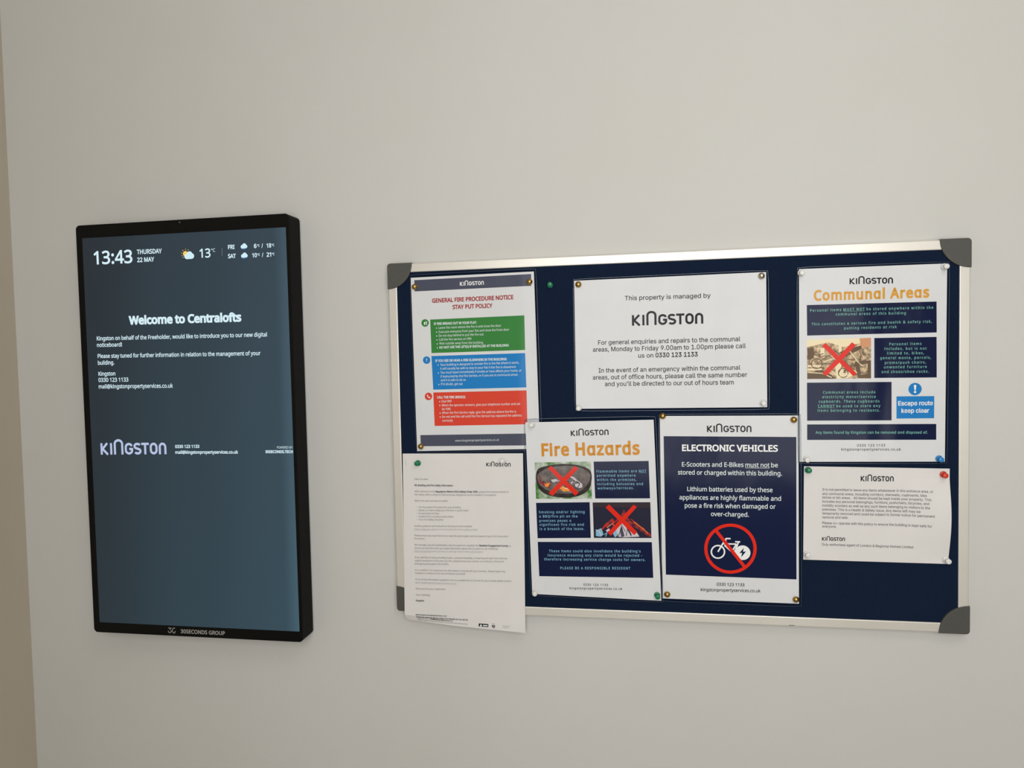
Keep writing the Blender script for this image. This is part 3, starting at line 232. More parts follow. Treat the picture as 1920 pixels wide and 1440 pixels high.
# print layout of every sheet in millimetres from its top left corner
PRINT = {
 'display': [
  ('T', 'clock_text', 'N', 0, 0, 0, 0.018, 'white', 34.35, 70.34, 77.13, 0.44, 38.88, '13:43'),
  ('T', 'date_text', 'N', 0, 0, 0, 0.024, 'white', 120.85, 56.2, 48.76, 0.31, 13.09, 'THURSDAY'),
  ('T', 'date_text', 'N', 0, 0, 0, 0.024, 'white', 120.71, 70.24, 33.47, 0.03, 13.11, '22 MAY'),
  ('T', 'temperature_text', 'N', 0, 0, 0, 0.016, 'white', 241.77, 67.57, 20.78, 0.22, 25.77, '13'),
  ('T', 'temperature_text', 'N', 0, 0, 0, 0.0, 'white', 263.93, 58.89, 7.83, -0.11, 10.05, '°C'),
  ('T', 'day_text', 'N', 0, 0, 0, 0.03, 'white', 296.02, 55.31, 12.25, 0.1, 11.67, 'FRI'),
  ('T', 'day_text', 'N', 0, 0, 0, 0.03, 'white', 295.39, 70.83, 14.75, 0.19, 11.68, 'SAT'),
  ('T', 'forecast_text', 'N', 0, 0, 0, 0.03, 'white', 344.26, 55.7, 4.94, 0.0, 11.59, '6'),
  ('T', 'forecast_text', 'N', 0, 0, 0, 0.03, 'white', 358.31, 55.89, 2.71, -0.1, 11.57, '/'),
  ('T', 'forecast_text', 'N', 0, 0, 0, 0.03, 'white', 367.65, 56.09, 8.59, -0.06, 11.56, '18'),
  ('T', 'forecast_text', 'N', 0, 0, 0, 0.03, 'white', 340.43, 71.42, 8.9, -0.06, 11.61, '10'),
  ('T', 'forecast_text', 'N', 0, 0, 0, 0.03, 'white', 358.45, 71.53, 2.71, -0.11, 11.58, '/'),
  ('T', 'forecast_text', 'N', 0, 0, 0, 0.03, 'white', 367.06, 71.46, 8.59, -0.08, 11.57, '21'),
  ('T', 'forecast_text', 'N', 0, 0, 0, 0.03, 'white', 350.26, 53.93, 4.68, -0.01, 6.63, '°C'),
  ('T', 'forecast_text', 'N', 0, 0, 0, 0.03, 'white', 377.04, 54.27, 4.89, 0.0, 6.6, '°C'),
  ('T', 'forecast_text', 'N', 0, 0, 0, 0.03, 'white', 350.15, 69.35, 4.69, -0.02, 6.64, '°C'),
  ('T', 'forecast_text', 'N', 0, 0, 0, 0.03, 'white', 376.95, 69.4, 4.9, -0.01, 6.61, '°C'),
  ('P', 'divider_line', 'grey', 1, [(284.05, 53.62), (284.8, 53.65), (284.77, 66.7), (284.01, 66.67)]),
  ('C', 'sun_icon', 'yellow', 1, 214.81, 59.69, 4.61),
  ('P', 'sun_icon', 'yellow', 1, [(214.67, 51.36), (215.94, 51.42), (215.33, 53.7)]),
  ('P', 'sun_icon', 'yellow', 1, [(208.93, 53.64), (209.99, 52.77), (211.41, 55.37)]),
  ('P', 'sun_icon', 'yellow', 1, [(206.91, 58.64), (206.96, 57.49), (209.48, 58.52)]),
  ('P', 'sun_icon', 'yellow', 1, [(207.71, 63.76), (206.98, 62.81), (209.57, 62.23)]),
  ('P', 'sun_icon', 'yellow', 1, [(221.25, 52.82), (220.25, 52.31), (218.85, 55.02)]),
  ('P', 'sun_icon', 'yellow', 1, [(209.88, 66.87), (208.89, 66.13), (211.53, 64.4)]),
  ('C', 'cloud_icon', 'cloud', 2, 217.16, 64.41, 4.61),
  ('C', 'cloud_icon', 'cloud', 2, 222.4, 61.64, 5.76),
  ('C', 'cloud_icon', 'cloud', 2, 226.38, 64.12, 4.84),
  ('P', 'cloud_icon', 'cloud', 2, [(215.12, 64.32), (229.67, 64.73), (227.44, 69.02), (216.44, 69.23)]),
  ('C', 'rain_cloud_icon', 'cloud', 2, 322.82, 52.67, 3.18),
  ('C', 'rain_cloud_icon', 'cloud', 2, 326.38, 50.78, 3.86),
  ('C', 'rain_cloud_icon', 'cloud', 2, 329.04, 52.5, 2.95),
  ('P', 'rain_cloud_icon', 'cloud', 2, [(321.34, 52.37), (331.27, 52.37), (329.67, 55.26), (322.21, 55.6)]),
  ('P', 'rain_drops', 'sky', 1, [(322.46, 55.61), (328.93, 55.22), (328.36, 57.02), (323.62, 57.48)]),
  ('C', 'rain_cloud_icon', 'cloud', 2, 322.94, 68.38, 3.18),
  ('C', 'rain_cloud_icon', 'cloud', 2, 326.5, 66.49, 3.86),
  ('C', 'rain_cloud_icon', 'cloud', 2, 329.16, 68.2, 2.95),
  ('P', 'rain_cloud_icon', 'cloud', 2, [(321.46, 68.09), (331.4, 68.07), (329.8, 70.96), (322.33, 71.32)]),
  ('P', 'rain_drops', 'sky', 1, [(322.58, 71.33), (329.05, 70.93), (328.48, 72.72), (323.74, 73.2)]),
  ('T', 'heading_text', 'N', 0, 0, 0, 0.046, 'white', 98.86, 179.15, 217.39, 0.61, 23.6, 'Welcome to Centralofts'),
  ('T', 'message_text', 'N', 0, 0, 0, 0.016, 'white', 33.36, 206.2, 329.25, 1.17, 12.03, 'Kingston on behalf of the Freeholder, would like to introduce you to our new digital'),
  ('T', 'message_text', 'N', 0, 0, 0, 0.016, 'white', 33.31, 217.92, 50.12, 0.2, 12.04, 'noticeboard!'),
  ('T', 'message_text', 'N', 0, 0, 0, 0.016, 'white', 33.65, 237.79, 315.87, 1.35, 12.05, 'Please stay tuned for further information in relation to the management of your'),
  ('T', 'message_text', 'N', 0, 0, 0, 0.016, 'white', 33.57, 250.01, 32.82, -0.34, 12.06, 'building.'),
  ('T', 'message_text', 'N', 0, 0, 0, 0.016, 'white', 33.65, 269.68, 33.9, -0.17, 12.08, 'Kingston'),
  ('T', 'message_text', 'N', 0, 0, 0, 0.016, 'white', 33.09, 280.71, 60.06, 0.17, 12.09, '0330 123 1133'),
  ('T', 'message_text', 'N', 0, 0, 0, 0.016, 'white', 33.04, 292.48, 147.39, 0.52, 12.1, 'mail@kingstonpropertyservices.co.uk'),
  ('L', 'logo', 'lavender', 31.14, 412.24, 131.24, -0.97, 20.66),
  ('T', 'contact_text', 'N', 0, 0, 0, 0.026, 'white', 179.96, 400.15, 47.01, -0.36, 9.27, '0330 123 1133'),
  ('T', 'contact_text', 'N', 0, 0, 0, 0.026, 'white', 179.85, 410.28, 120.82, -0.59, 9.28, 'mail@kingstonpropertyservices.co.uk'),
  ('T', 'credit_text', 'N', 0, 0, 0, 0.0, 'white', 374.01, 400.88, 28.6, -0.03, 6.78, 'POWERED BY'),
  ('T', 'credit_text', 'N', 0, 0, 0, 0.035, 'white', 351.87, 408.64, 51.11, -0.11, 7.92, '30SECONDS.TECH'),
  ('T', 'maker_text', 'N', 0, 0, 0, 0.022, 'greyink', 176.0, 733.11, 86.41, -0.23, 11.56, '30SECONDS GROUP'),
  ('K', 'maker_mark', 'greyink', 1, 1.28, [(151.21, 724.93), (157.16, 725.03), (153.84, 728.28)]),
  ('K', 'maker_mark', 'greyink', 1, 1.28, [(151.17, 730.22), (151.67, 732.39), (153.4, 733.59), (155.61, 733.12), (157.28, 731.22), (157.36, 729.4)]),
  ('K', 'maker_mark', 'greyink', 1, 1.28, [(164.7, 724.88), (162.13, 724.81), (160.07, 726.54), (159.35, 729.31), (159.62, 732.03), (161.33, 733.78), (163.5, 734.04), (164.57, 732.17), (164.97, 729.97)]),
 ],
 'general': [
  ('P', 'header_band', 'slate', 1, [(6.01, 4.36), (205.43, 3.97), (204.75, 23.57), (6.01, 23.47)]),
  ('L', 'logo', 'white', 84.85, 17.73, 40.81, 0.1, 6.38),
  ('T', 'heading_text', 'N', 0, 0, 0, 0.032, 'red', 35.72, 43.95, 138.78, 0.22, 11.52, 'GENERAL FIRE PROCEDURE NOTICE'),
  ('T', 'heading_text', 'N', 0, 0, 0, 0.032, 'red', 70.84, 56.25, 68.19, 0.44, 11.49, 'STAY PUT POLICY'),
  ('P', 'green_panel', 'green', 1, [(31.21, 72.41), (191.6, 72.2), (191.0, 130.09), (31.51, 129.43)]),
  ('P', 'blue_panel', 'blue', 1, [(31.07, 134.46), (190.82, 135.28), (190.93, 192.96), (32.1, 191.97)]),
  ('P', 'red_panel', 'brick', 1, [(31.91, 196.78), (190.99, 197.94), (190.42, 255.12), (32.21, 254.25)]),
  ('C', 'door_symbol', 'green', 1, 22.17, 77.77, 6.46),
  ('P', 'door_symbol', 'white', 2, [(23.76, 74.73), (25.23, 74.79), (25.24, 81.01), (23.77, 80.95)]),
  ('P', 'door_symbol', 'white', 2, [(20.5, 76.27), (22.73, 75.88), (22.05, 80.88), (20.08, 80.8)]),
  ('C', 'alert_symbol', 'blue', 1, 22.47, 141.12, 6.48),
  ('P', 'alert_symbol', 'white', 2, [(22.08, 138.22), (23.31, 138.26), (22.93, 141.86), (22.19, 141.83)]),
  ('P', 'alert_symbol', 'white', 2, [(21.92, 142.54), (23.15, 142.59), (23.11, 143.55), (21.88, 143.5)]),
  ('C', 'phone_symbol', 'brick', 1, 23.31, 203.28, 6.51),
  ('P', 'phone_symbol', 'white', 2, [(20.94, 200.8), (21.96, 200.11), (23.12, 201.83), (22.34, 203.02), (24.24, 204.76), (25.5, 204.07), (26.68, 205.31), (25.65, 206.49), (23.7, 205.95), (21.56, 203.96)]),
  ('T', 'panel_text', 'N', 0, 0, 0, 0.03, 'pale', 37.47, 81.76, 73.4, 0.68, 6.59, 'IF FIRE BREAKS OUT IN YOUR FLAT:'),
  ('T', 'panel_text', 'N', 0, 0, 0, 0.03, 'pale', 37.55, 144.77, 122.5, 1.21, 6.62, 'IF YOU SEE OR HEAR A FIRE ELSEWHERE IN THE BUILDING:'),
  ('T', 'panel_text', 'N', 0, 0, 0, 0.03, 'pale', 38.39, 207.09, 49.12, 0.92, 6.64, 'CALL THE FIRE SERVICE:'),
  ('T', 'panel_text', 'N', 0, 0, 0, 0.03, 'pale', 45.49, 122.28, 118.45, 0.65, 6.6, 'DO NOT USE THE LIFT(S) IF INSTALLED AT THE BUILDING'),
  ('T', 'panel_text', 'N', 0, 0, 0, 0.004, 'pale', 45.28, 88.77, 107.07, 0.6, 6.58, 'Leave the room where the fire is and close the door'),
  ('T', 'panel_text', 'N', 0, 0, 0, 0.004, 'pale', 45.51, 95.72, 120.07, 0.82, 6.59, 'Evacuate everyone from your flat and close the front door'),
  ('T', 'panel_text', 'N', 0, 0, 0, 0.004, 'pale', 45.27, 102.16, 76.84, 0.66, 6.59, 'Do not stay behind to put the fire out'),
  ('T', 'panel_text', 'N', 0, 0, 0, 0.004, 'pale', 45.26, 108.86, 55.75, 0.5, 6.59, 'Call the fire service on 999'),
  ('T', 'panel_text', 'N', 0, 0, 0, 0.004, 'pale', 45.51, 115.33, 75.15, 1.2, 6.6, 'Wait outside away from the building'),
  ('T', 'panel_text', 'N', 0, 0, 0, 0.004, 'pale', 45.85, 151.78, 134.26, 0.83, 6.61, 'Your building is designed to contain fire in the flat where it starts,'),
  ('T', 'panel_text', 'N', 0, 0, 0, 0.004, 'pale', 45.85, 158.26, 128.84, 1.26, 6.62, 'it will usually be safe to stay in your flat if the fire is elsewhere'),
  ('T', 'panel_text', 'N', 0, 0, 0, 0.004, 'pale', 45.85, 164.98, 138.03, 1.0, 6.62, 'You must leave immediately if smoke or heat affects your home, or'),
  ('T', 'panel_text', 'N', 0, 0, 0, 0.004, 'pale', 45.84, 171.71, 131.22, 0.92, 6.62, 'if instructed by the Fire Service, or if you are in communal areas'),
  ('T', 'panel_text', 'N', 0, 0, 0, 0.004, 'pale', 45.85, 177.95, 43.23, 0.64, 6.62, 'and it is safe to do so'),
  ('T', 'panel_text', 'N', 0, 0, 0, 0.004, 'pale', 45.84, 184.68, 37.67, 0.68, 6.63, 'If in doubt, get out'),
  ('T', 'panel_text', 'N', 0, 0, 0, 0.004, 'pale', 45.96, 214.29, 17.08, -0.01, 6.64, 'Dial 999'),
  ('T', 'panel_text', 'N', 0, 0, 0, 0.004, 'pale', 45.95, 221.04, 134.09, 1.02, 6.64, 'When the operator answers, give your telephone number and ask'),
  ('T', 'panel_text', 'N', 0, 0, 0, 0.004, 'pale', 45.95, 227.55, 15.13, 0.16, 6.65, 'for FIRE'),
  ('T', 'panel_text', 'N', 0, 0, 0, 0.004, 'pale', 45.96, 233.82, 126.56, 1.11, 6.65, 'When the Fire Service reply, give the address where the fire is'),
  ('T', 'panel_text', 'N', 0, 0, 0, 0.004, 'pale', 45.96, 240.57, 135.76, 1.02, 6.65, 'Do not end the call until the Fire Service has repeated the address'),
  ('T', 'panel_text', 'N', 0, 0, 0, 0.004, 'pale', 45.95, 247.33, 18.3, -0.04, 6.66, 'correctly'),
  ('C', 'panel_text', 'pale', 2, 41.67, 87.43, 0.95),
  ('C', 'panel_text', 'pale', 2, 41.66, 94.13, 0.96),
  ('C', 'panel_text', 'pale', 2, 41.65, 100.82, 0.96),
  ('C', 'panel_text', 'pale', 2, 41.64, 107.53, 0.96),
  ('C', 'panel_text', 'pale', 2, 41.88, 114.24, 0.96),
  ('C', 'panel_text', 'pale', 2, 41.87, 120.95, 0.96),
  ('C', 'panel_text', 'pale', 2, 42.24, 150.21, 0.96),
  ('C', 'panel_text', 'pale', 2, 42.23, 163.66, 0.96),
  ('C', 'panel_text', 'pale', 2, 42.22, 183.37, 0.96),
  ('C', 'panel_text', 'pale', 2, 42.59, 212.75, 0.96),
  ('C', 'panel_text', 'pale', 2, 42.59, 219.26, 0.96),
  ('C', 'panel_text', 'pale', 2, 42.59, 232.52, 0.96),
  ('C', 'panel_text', 'pale', 2, 42.59, 239.04, 0.96),
  ('P', 'footer_band', 'slate', 1, [(6.5, 269.42), (199.02, 270.77), (198.8, 290.99), (6.76, 288.62)]),
  ('T', 'footer_text', 'N', 0, 0, 0, 0.0, 'pale', 66.87, 281.83, 75.08, 0.12, 6.1, 'www.kingstonpropertyservices.co.uk'),
 ],
 'letter': [
  ('K', 'staple', 'linkgrey', 4, 0.47, [(5.84, 11.71), (5.95, 21.08)]),
  ('L', 'logo', 'ink', 146.95, 21.54, 41.86, 0.24, 6.04),
  ('T', 'letter_text', 'N', 0, 0, 0, 0.0, 'greyprint', 20.91, 45.74, 24.21, -0.08, 5.04, 'Dear Occupier'),
  ('T', 'letter_text', 'N', 0, 0, 0, 0.0, 'greyprint', 20.62, 67.49, 36.73, -0.51, 5.05, 'With reference to the'),
  ('T', 'letter_text', 'N', 0, 0, 0, 0.0, 'greyprint', 132.24, 65.94, 52.95, -0.81, 4.87, ', please find enclosed details of'),
  ('T', 'letter_text', 'N', 0, 0, 0, 0.0, 'greyprint', 20.54, 73.1, 143.58, -2.43, 5.06, 'Fire Safety within a block of Flats and your obligations as the resident in occupation.'),
  ('T', 'letter_text', 'N', 0, 0, 0, 0.0, 'greyprint', 20.4, 83.88, 59.05, -1.28, 5.06, 'Within this pack we have included:'),
  ('T', 'letter_text', 'N', 0, 0, 0, 0.0, 'greyprint', 27.39, 94.92, 74.33, -1.93, 5.05, 'The Evacuation Procedure for your building'),
  ('T', 'letter_text', 'N', 0, 0, 0, 0.0, 'greyprint', 27.32, 100.3, 88.5, -2.49, 5.05, 'Details on how to keep your fire door in good repair'),
  ('T', 'letter_text', 'N', 0, 0, 0, 0.0, 'greyprint', 27.25, 105.68, 36.65, -0.97, 5.06, 'Escape plans for flats'),
  ('T', 'letter_text', 'N', 0, 0, 0, 0.0, 'greyprint', 27.17, 111.3, 61.49, -1.89, 5.06, 'Guidance for e-scooters and e-bikes'),
  ('T', 'letter_text', 'N', 0, 0, 0, 0.0, 'greyprint', 27.1, 116.69, 43.69, -1.36, 5.06, 'Your Fire Safety Checklist'),
  ('T', 'letter_text', 'N', 0, 0, 0, 0.0, 'greyprint', 19.82, 128.23, 101.64, -3.6, 5.08, 'Further guidance can be found on the Government website:'),
  ('T', 'letter_text', 'N', 0, 0, 0, 0.0, 'greyprint', 19.6, 144.93, 163.35, -5.76, 5.08, 'Please ensure you take the time to read the advice given and are aware of your Fire Evacuation'),
  ('T', 'letter_text', 'N', 0, 0, 0, 0.0, 'greyprint', 19.53, 150.35, 18.51, -0.65, 5.09, 'Procedure.'),
  ('T', 'letter_text', 'N', 0, 0, 0, 0.0, 'greyprint', 19.38, 161.42, 112.93, -4.58, 5.09, 'We strongly urge all Leaseholders and Occupiers to complete the'),
  ('T', 'letter_text', 'N', 0, 0, 0, 0.0, 'greyprint', 184.07, 155.17, 3.18, -0.16, 4.82, 'to'),
  ('T', 'letter_text', 'N', 0, 0, 0, 0.0, 'greyprint', 19.31, 167.08, 146.45, -6.29, 5.09, 'ensure we have the most up to date information about the occupiers in our buildings:'),
  ('T', 'letter_text', 'N', 0, 0, 0, 0.0, 'greyprint', 19.57, 183.57, 161.24, -7.46, 5.1, 'If you identify as having mobility issues, a physical disability or hearing and sight loss and may'),
  ('T', 'letter_text', 'N', 0, 0, 0, 0.0, 'greyprint', 19.49, 189.24, 154.86, -7.61, 5.1, 'require assistance in the event of a fire, please ensure you contact us to discuss a Personal'),
  ('T', 'letter_text', 'N', 0, 0, 0, 0.0, 'greyprint', 19.42, 194.91, 60.16, -3.05, 5.1, 'Emergency Evacuation Plan (PEEP).'),
  ('T', 'letter_text', 'N', 0, 0, 0, 0.0, 'greyprint', 19.75, 205.99, 157.31, -7.71, 5.11, 'As a Landlord, it is important this information is shared with your tenants.  Please report any'),
  ('T', 'letter_text', 'N', 0, 0, 0, 0.0, 'greyprint', 19.68, 211.43, 89.03, -4.85, 5.11, 'feedback in relation to the documentation provided.'),
  ('T', 'letter_text', 'N', 0, 0, 0, 0.0, 'greyprint', 20.01, 222.51, 167.28, -8.8, 5.11, 'If any of the information supplied is not in a suitable font or format for you to read, please contact'),
  ('T', 'letter_text', 'N', 0, 0, 0, 0.0, 'greyprint', 19.94, 227.96, 7.12, -0.29, 5.11, 'us at'),
  ('T', 'letter_text', 'N', 0, 0, 0, 0.0, 'greyprint', 20.03, 239.08, 53.8, -3.45, 5.12, 'Thank you for your cooperation.'),
  ('T', 'letter_text', 'N', 0, 0, 0, 0.0, 'greyprint', 20.6, 249.92, 25.57, -1.6, 5.12, 'Yours faithfully,'),
  ('C', 'letter_text', 'greyprint', 1, 23.84, 93.62, 0.47),
  ('C', 'letter_text', 'greyprint', 1, 23.77, 99.0, 0.47),
  ('C', 'letter_text', 'greyprint', 1, 23.7, 104.39, 0.47),
  ('C', 'letter_text', 'greyprint', 1, 23.62, 110.02, 0.47),
  ('C', 'letter_text', 'greyprint', 1, 23.55, 115.41, 0.47),
  ('T', 'letter_text', 'N', 0, 0, 0, 0.024, 'ink', 20.76, 56.73, 67.95, -0.66, 5.05, 'RE: Building and Fire Safety Information'),
  ('T', 'letter_text', 'N', 0, 0, 0, 0.024, 'ink', 58.29, 66.96, 73.49, -1.01, 4.99, 'Regulatory Reform (Fire Safety) Order 2005'),
  ('T', 'letter_text', 'N', 0, 0, 0, 0.024, 'ink', 133.47, 156.78, 49.24, -1.76, 4.9, 'Resident Engagement Survey'),
  ('T', 'letter_text', 'N', 0, 0, 0, 0.024, 'ink', 20.47, 260.13, 14.7, -1.01, 5.13, 'Kingston'),
  ('T', 'link_text', 'N', 0, 0, 1, 0.0, 'linkgrey', 19.74, 133.88, 110.65, -4.15, 5.08, 'https://www.gov.uk/government/publications/fire-safety-in-flats'),
  ('T', 'link_text', 'N', 0, 0, 1, 0.0, 'linkgrey', 19.24, 172.51, 120.53, -5.4, 5.09, 'https://kingstonpropertyservices.co.uk/high-rise-resident-information/'),
  ('T', 'link_text', 'N', 0, 0, 1, 0.0, 'linkgrey', 28.48, 227.56, 64.18, -3.3, 5.1, 'mail@kingstonpropertyservices.co.uk'),
  ('T', 'footer_text', 'N', 0, 0, 0, 0.024, 'ink', 19.43, 284.9, 55.4, -2.78, 3.85, 'www.kingstonpropertyservices.co.uk'),
  ('T', 'footer_text', 'N', 0, 0, 0, 0.024, 'ink', 20.09, 288.87, 91.45, -3.43, 3.85, 'Cheviot House, Beaminster Way East, Kingston Park, Newcastle upon Tyne, NE3 2ER'),
  ('T', 'footer_text', 'N', 0, 0, 0, 0.024, 'ink', 45.61, 290.48, 39.62, -0.94, 3.82, 'mail@kingstonpropertyservices.co.uk'),
  ('T', 'footer_text', 'N', 0, 0, 0, 0.0, 'greyprint', 21.72, 291.57, 22.48, -0.96, 3.59, 'T: 0330 123 1133  E:'),
  ('T', 'footer_text', 'N', 0, 0, 0, 0.0, 'greyprint', 22.39, 294.59, 88.59, -1.95, 3.59, 'Kingston is registered in England and Wales and is a member of the trade bodies shown here'),
  ('P', 'badge_mark', 'ink', 1, [(130.43, 288.51), (146.97, 288.1), (146.9, 293.35), (130.12, 294.04)]),
  ('P', 'badge_mark', 'white', 2, [(131.74, 293.19), (134.1, 289.31), (135.45, 291.01), (135.88, 293.26)]),
  ('P', 'badge_mark', 'pale', 2, [(137.76, 290.33), (145.57, 290.05), (145.54, 291.88), (137.73, 292.39)]),
  ('P', 'crest_mark', 'ink', 1, [(152.45, 289.4), (158.63, 289.28), (157.88, 293.44), (155.58, 294.11), (153.33, 292.05)]),
  ('P', 'crest_mark', 'white', 2, [(154.04, 290.16), (157.9, 292.07), (156.07, 292.47)]),
  ('P', 'crest_mark', 'linkgrey', 1, [(153.18, 286.61), (158.44, 286.57), (157.96, 287.98), (152.93, 288.0)]),
  ('T', 'ring_text', 'N', 0, 0, 0, 0.0, 'linkgrey', 171.62, 289.64, 12.74, -0.75, 3.17, 'REGISTERED'),
  ('T', 'ring_text', 'N', 0, 0, 0, 0.0, 'linkgrey', 171.58, 292.36, 10.01, -0.5, 3.17, 'MEMBER'),
 ],
 'center': [
  ('T', 'title_text', 'I', 0, 0, 0, 0.007, 'ink', 80.46, 35.2, 133.05, 0.93, 13.89, 'This property is managed by'),
  ('L', 'logo', 'ink', 91.26, 76.37, 110.47, 0.24, 16.94),
  ('T', 'enquiries_text', 'I', 0, 0, 0, 0.007, 'ink', 36.97, 105.63, 220.6, 0.15, 14.07, 'For general enquiries and repairs to the communal'),
  ('T', 'enquiries_text', 'I', 0, 0, 0, 0.007, 'ink', 28.44, 116.72, 237.24, 0.12, 14.1, 'areas, Monday to Friday 9.00am to 1.00pm please call'),
  ('T', 'enquiries_text', 'I', 0, 0, 0, 0.007, 'ink', 100.43, 128.21, 23.65, 0.13, 13.93, 'us on'),
  ('T', 'emergency_text', 'I', 0, 0, 0, 0.007, 'ink', 37.13, 151.12, 220.06, -0.63, 14.11, 'In the event of an emergency within the communal'),
  ('T', 'emergency_text', 'I', 0, 0, 0, 0.007, 'ink', 27.52, 162.29, 239.98, -0.31, 14.15, 'areas, out of office hours, please call the same number'),
  ('T', 'emergency_text', 'I', 0, 0, 0, 0.007, 'ink', 46.84, 173.3, 200.29, 0.29, 14.11, "and you'll be directed to our out of hours team"),
  ('T', 'phone_number_text', 'I', 0, 0, 0, 0.019, 'ink', 127.42, 128.2, 65.41, 0.05, 13.86, '0330 123 1133'),
 ],
 'fire': [
  ('L', 'logo', 'ink', 74.91, 24.49, 61.99, -0.95, 9.01),
  ('T', 'heading_text', 'N', 1, 1, 0, 0.036, 'gold', 25.16, 57.43, 160.71, -1.78, 34.6, 'Fire Hazards'),
  ('P', 'text_panel', 'navy', 1, [(110.59, 67.86), (199.32, 67.03), (199.02, 128.42), (110.61, 129.74)]),
  ('P', 'text_panel', 'navy', 1, [(12.52, 138.51), (101.39, 136.03), (100.81, 196.43), (12.72, 199.57)]),
  ('P', 'text_panel', 'navy', 1, [(12.7, 205.91), (198.97, 200.5), (198.79, 259.62), (12.96, 265.51)]),
  ('P', 'fire_bowl_photo', 'grass', 1, [(12.91, 68.96), (106.23, 67.61), (105.53, 130.28), (12.8, 131.46)]),
  ('Q', 'fire_bowl_photo', 'steel', 2, [(14.44, 90.0), (18.36, 80.33), (35.07, 74.32), (60.92, 71.5), (86.36, 73.94), (102.26, 80.36), (106.3, 88.63), (105.82, 100.45), (100.87, 114.69), (84.29, 125.55), (58.62, 128.96), (33.06, 124.93), (19.33, 115.39), (14.43, 102.11)]),
  ('Q', 'fire_bowl_photo', 'char', 3, [(18.03, 88.79), (34.9, 78.65), (60.78, 74.85), (86.23, 77.27), (102.02, 86.27), (103.94, 95.73), (97.7, 107.6), (84.57, 118.4), (58.89, 122.24), (35.68, 118.14), (21.93, 109.32), (17.17, 98.46)]),
  ('P', 'fire_bowl_photo', 'ember', 4, [(18.92, 96.04), (23.39, 102.06), (26.99, 100.35), (30.35, 104.44), (36.32, 101.99), (38.42, 108.0), (35.89, 112.84), (26.63, 109.29), (19.34, 103.29)]),
  ('P', 'fire_bowl_photo', 'flame', 5, [(26.87, 103.25), (30.26, 106.85), (35.08, 103.69), (36.13, 106.81), (32.41, 111.66), (29.03, 108.07)]),
  ('P', 'fire_bowl_photo', 'flame', 5, [(52.27, 112.71), (58.25, 109.06), (61.65, 111.43), (68.58, 112.58), (69.55, 117.35), (59.03, 118.64)]),
  ('P', 'fire_bowl_photo', 'ash', 5, [(38.81, 98.37), (48.22, 97.13), (50.41, 100.72), (42.13, 103.17)]),
  ('P', 'fire_bowl_photo', 'ash', 5, [(70.56, 92.27), (76.31, 93.45), (84.13, 100.56), (81.76, 102.0), (73.8, 98.22)]),
  ('P', 'fire_bowl_photo', 'ash', 5, [(78.15, 105.35), (89.77, 104.09), (90.64, 111.21), (84.81, 112.45), (79.12, 110.11)]),
  ('P', 'fire_bowl_photo', 'ash', 5, [(71.29, 103.0), (77.18, 100.59), (78.71, 102.96), (73.47, 106.33)]),
  ('P', 'embers_photo', 'night', 1, [(106.21, 136.43), (199.21, 134.66), (198.57, 193.78), (105.86, 196.28)]),
  ('P', 'embers_photo', 'soot', 2, [(106.21, 136.43), (199.21, 134.66), (199.06, 143.92), (106.13, 144.02)]),
  ('P', 'embers_photo', 'ember', 3, [(109.4, 188.09), (118.86, 180.73), (126.1, 171.09), (137.84, 162.57), (142.25, 166.01), (151.72, 156.42), (156.63, 146.95), (160.73, 157.41), (167.08, 167.8), (176.06, 168.77), (186.82, 180.15), (198.14, 187.99), (198.45, 191.46), (150.29, 191.67), (113.8, 192.72)]),
  ('P', 'embers_photo', 'night', 4, [(114.04, 186.78), (128.2, 175.76), (139.79, 170.77), (151.48, 162.28), (164.63, 172.53), (180.03, 181.49), (195.36, 190.39), (190.81, 192.14), (109.21, 192.85)]),
  ('P', 'embers_photo', 'ash', 5, [(141.58, 182.5), (152.28, 170.48), (164.59, 173.7), (173.28, 181.67), (179.6, 192.0), (154.73, 193.89), (145.7, 192.98)]),
  ('P', 'embers_photo', 'slate', 6, [(148.4, 182.32), (151.0, 174.03), (153.39, 182.19), (155.23, 192.7), (150.22, 193.32)]),
  ('P', 'embers_photo', 'slate', 6, [(158.79, 177.36), (161.1, 176.13), (167.35, 188.84), (166.08, 192.39)]),
  ('P', 'embers_photo', 'cyan', 5, [(109.6, 183.34), (118.91, 179.54), (121.91, 190.12), (117.19, 193.81), (109.21, 192.85)]),
  ('P', 'embers_photo', 'cyan', 5, [(136.84, 187.34), (142.77, 181.29), (143.93, 191.85), (139.97, 194.32)]),
  ('P', 'embers_photo', 'ember', 6, [(170.47, 167.72), (173.85, 167.65), (189.11, 178.93), (187.88, 181.76)]),
  ('P', 'embers_photo', 'ember', 6, [(184.43, 183.71), (196.67, 185.71), (198.05, 190.31), (190.93, 189.35)]),
  ('P', 'embers_photo', 'ash', 6, [(125.63, 182.92), (131.48, 179.22), (132.47, 182.74), (127.8, 185.7)]),
  ('K', 'fire_bowl_photo', 'night', 6, 1.19, [(72.73, 95.84), (78.34, 100.58), (73.98, 105.38)]),
  ('K', 'fire_bowl_photo', 'night', 6, 1.19, [(80.66, 100.57), (86.26, 105.3), (82.52, 111.99)]),
  ('K', 'fire_bowl_photo', 'night', 6, 1.43, [(66.73, 100.64), (71.0, 110.17), (75.53, 113.0)]),
  ('K', 'fire_bowl_photo', 'ash', 6, 1.19, [(76.31, 93.45), (81.87, 99.38), (87.46, 104.1), (90.78, 107.65)]),
  ('K', 'fire_bowl_photo', 'flame', 6, 1.2, [(54.59, 113.17), (61.46, 116.22), (68.37, 117.84)]),
  ('K', 'fire_bowl_photo', 'flame', 6, 1.45, [(28.94, 110.48), (32.0, 104.43), (34.15, 109.24), (36.74, 103.2)]),
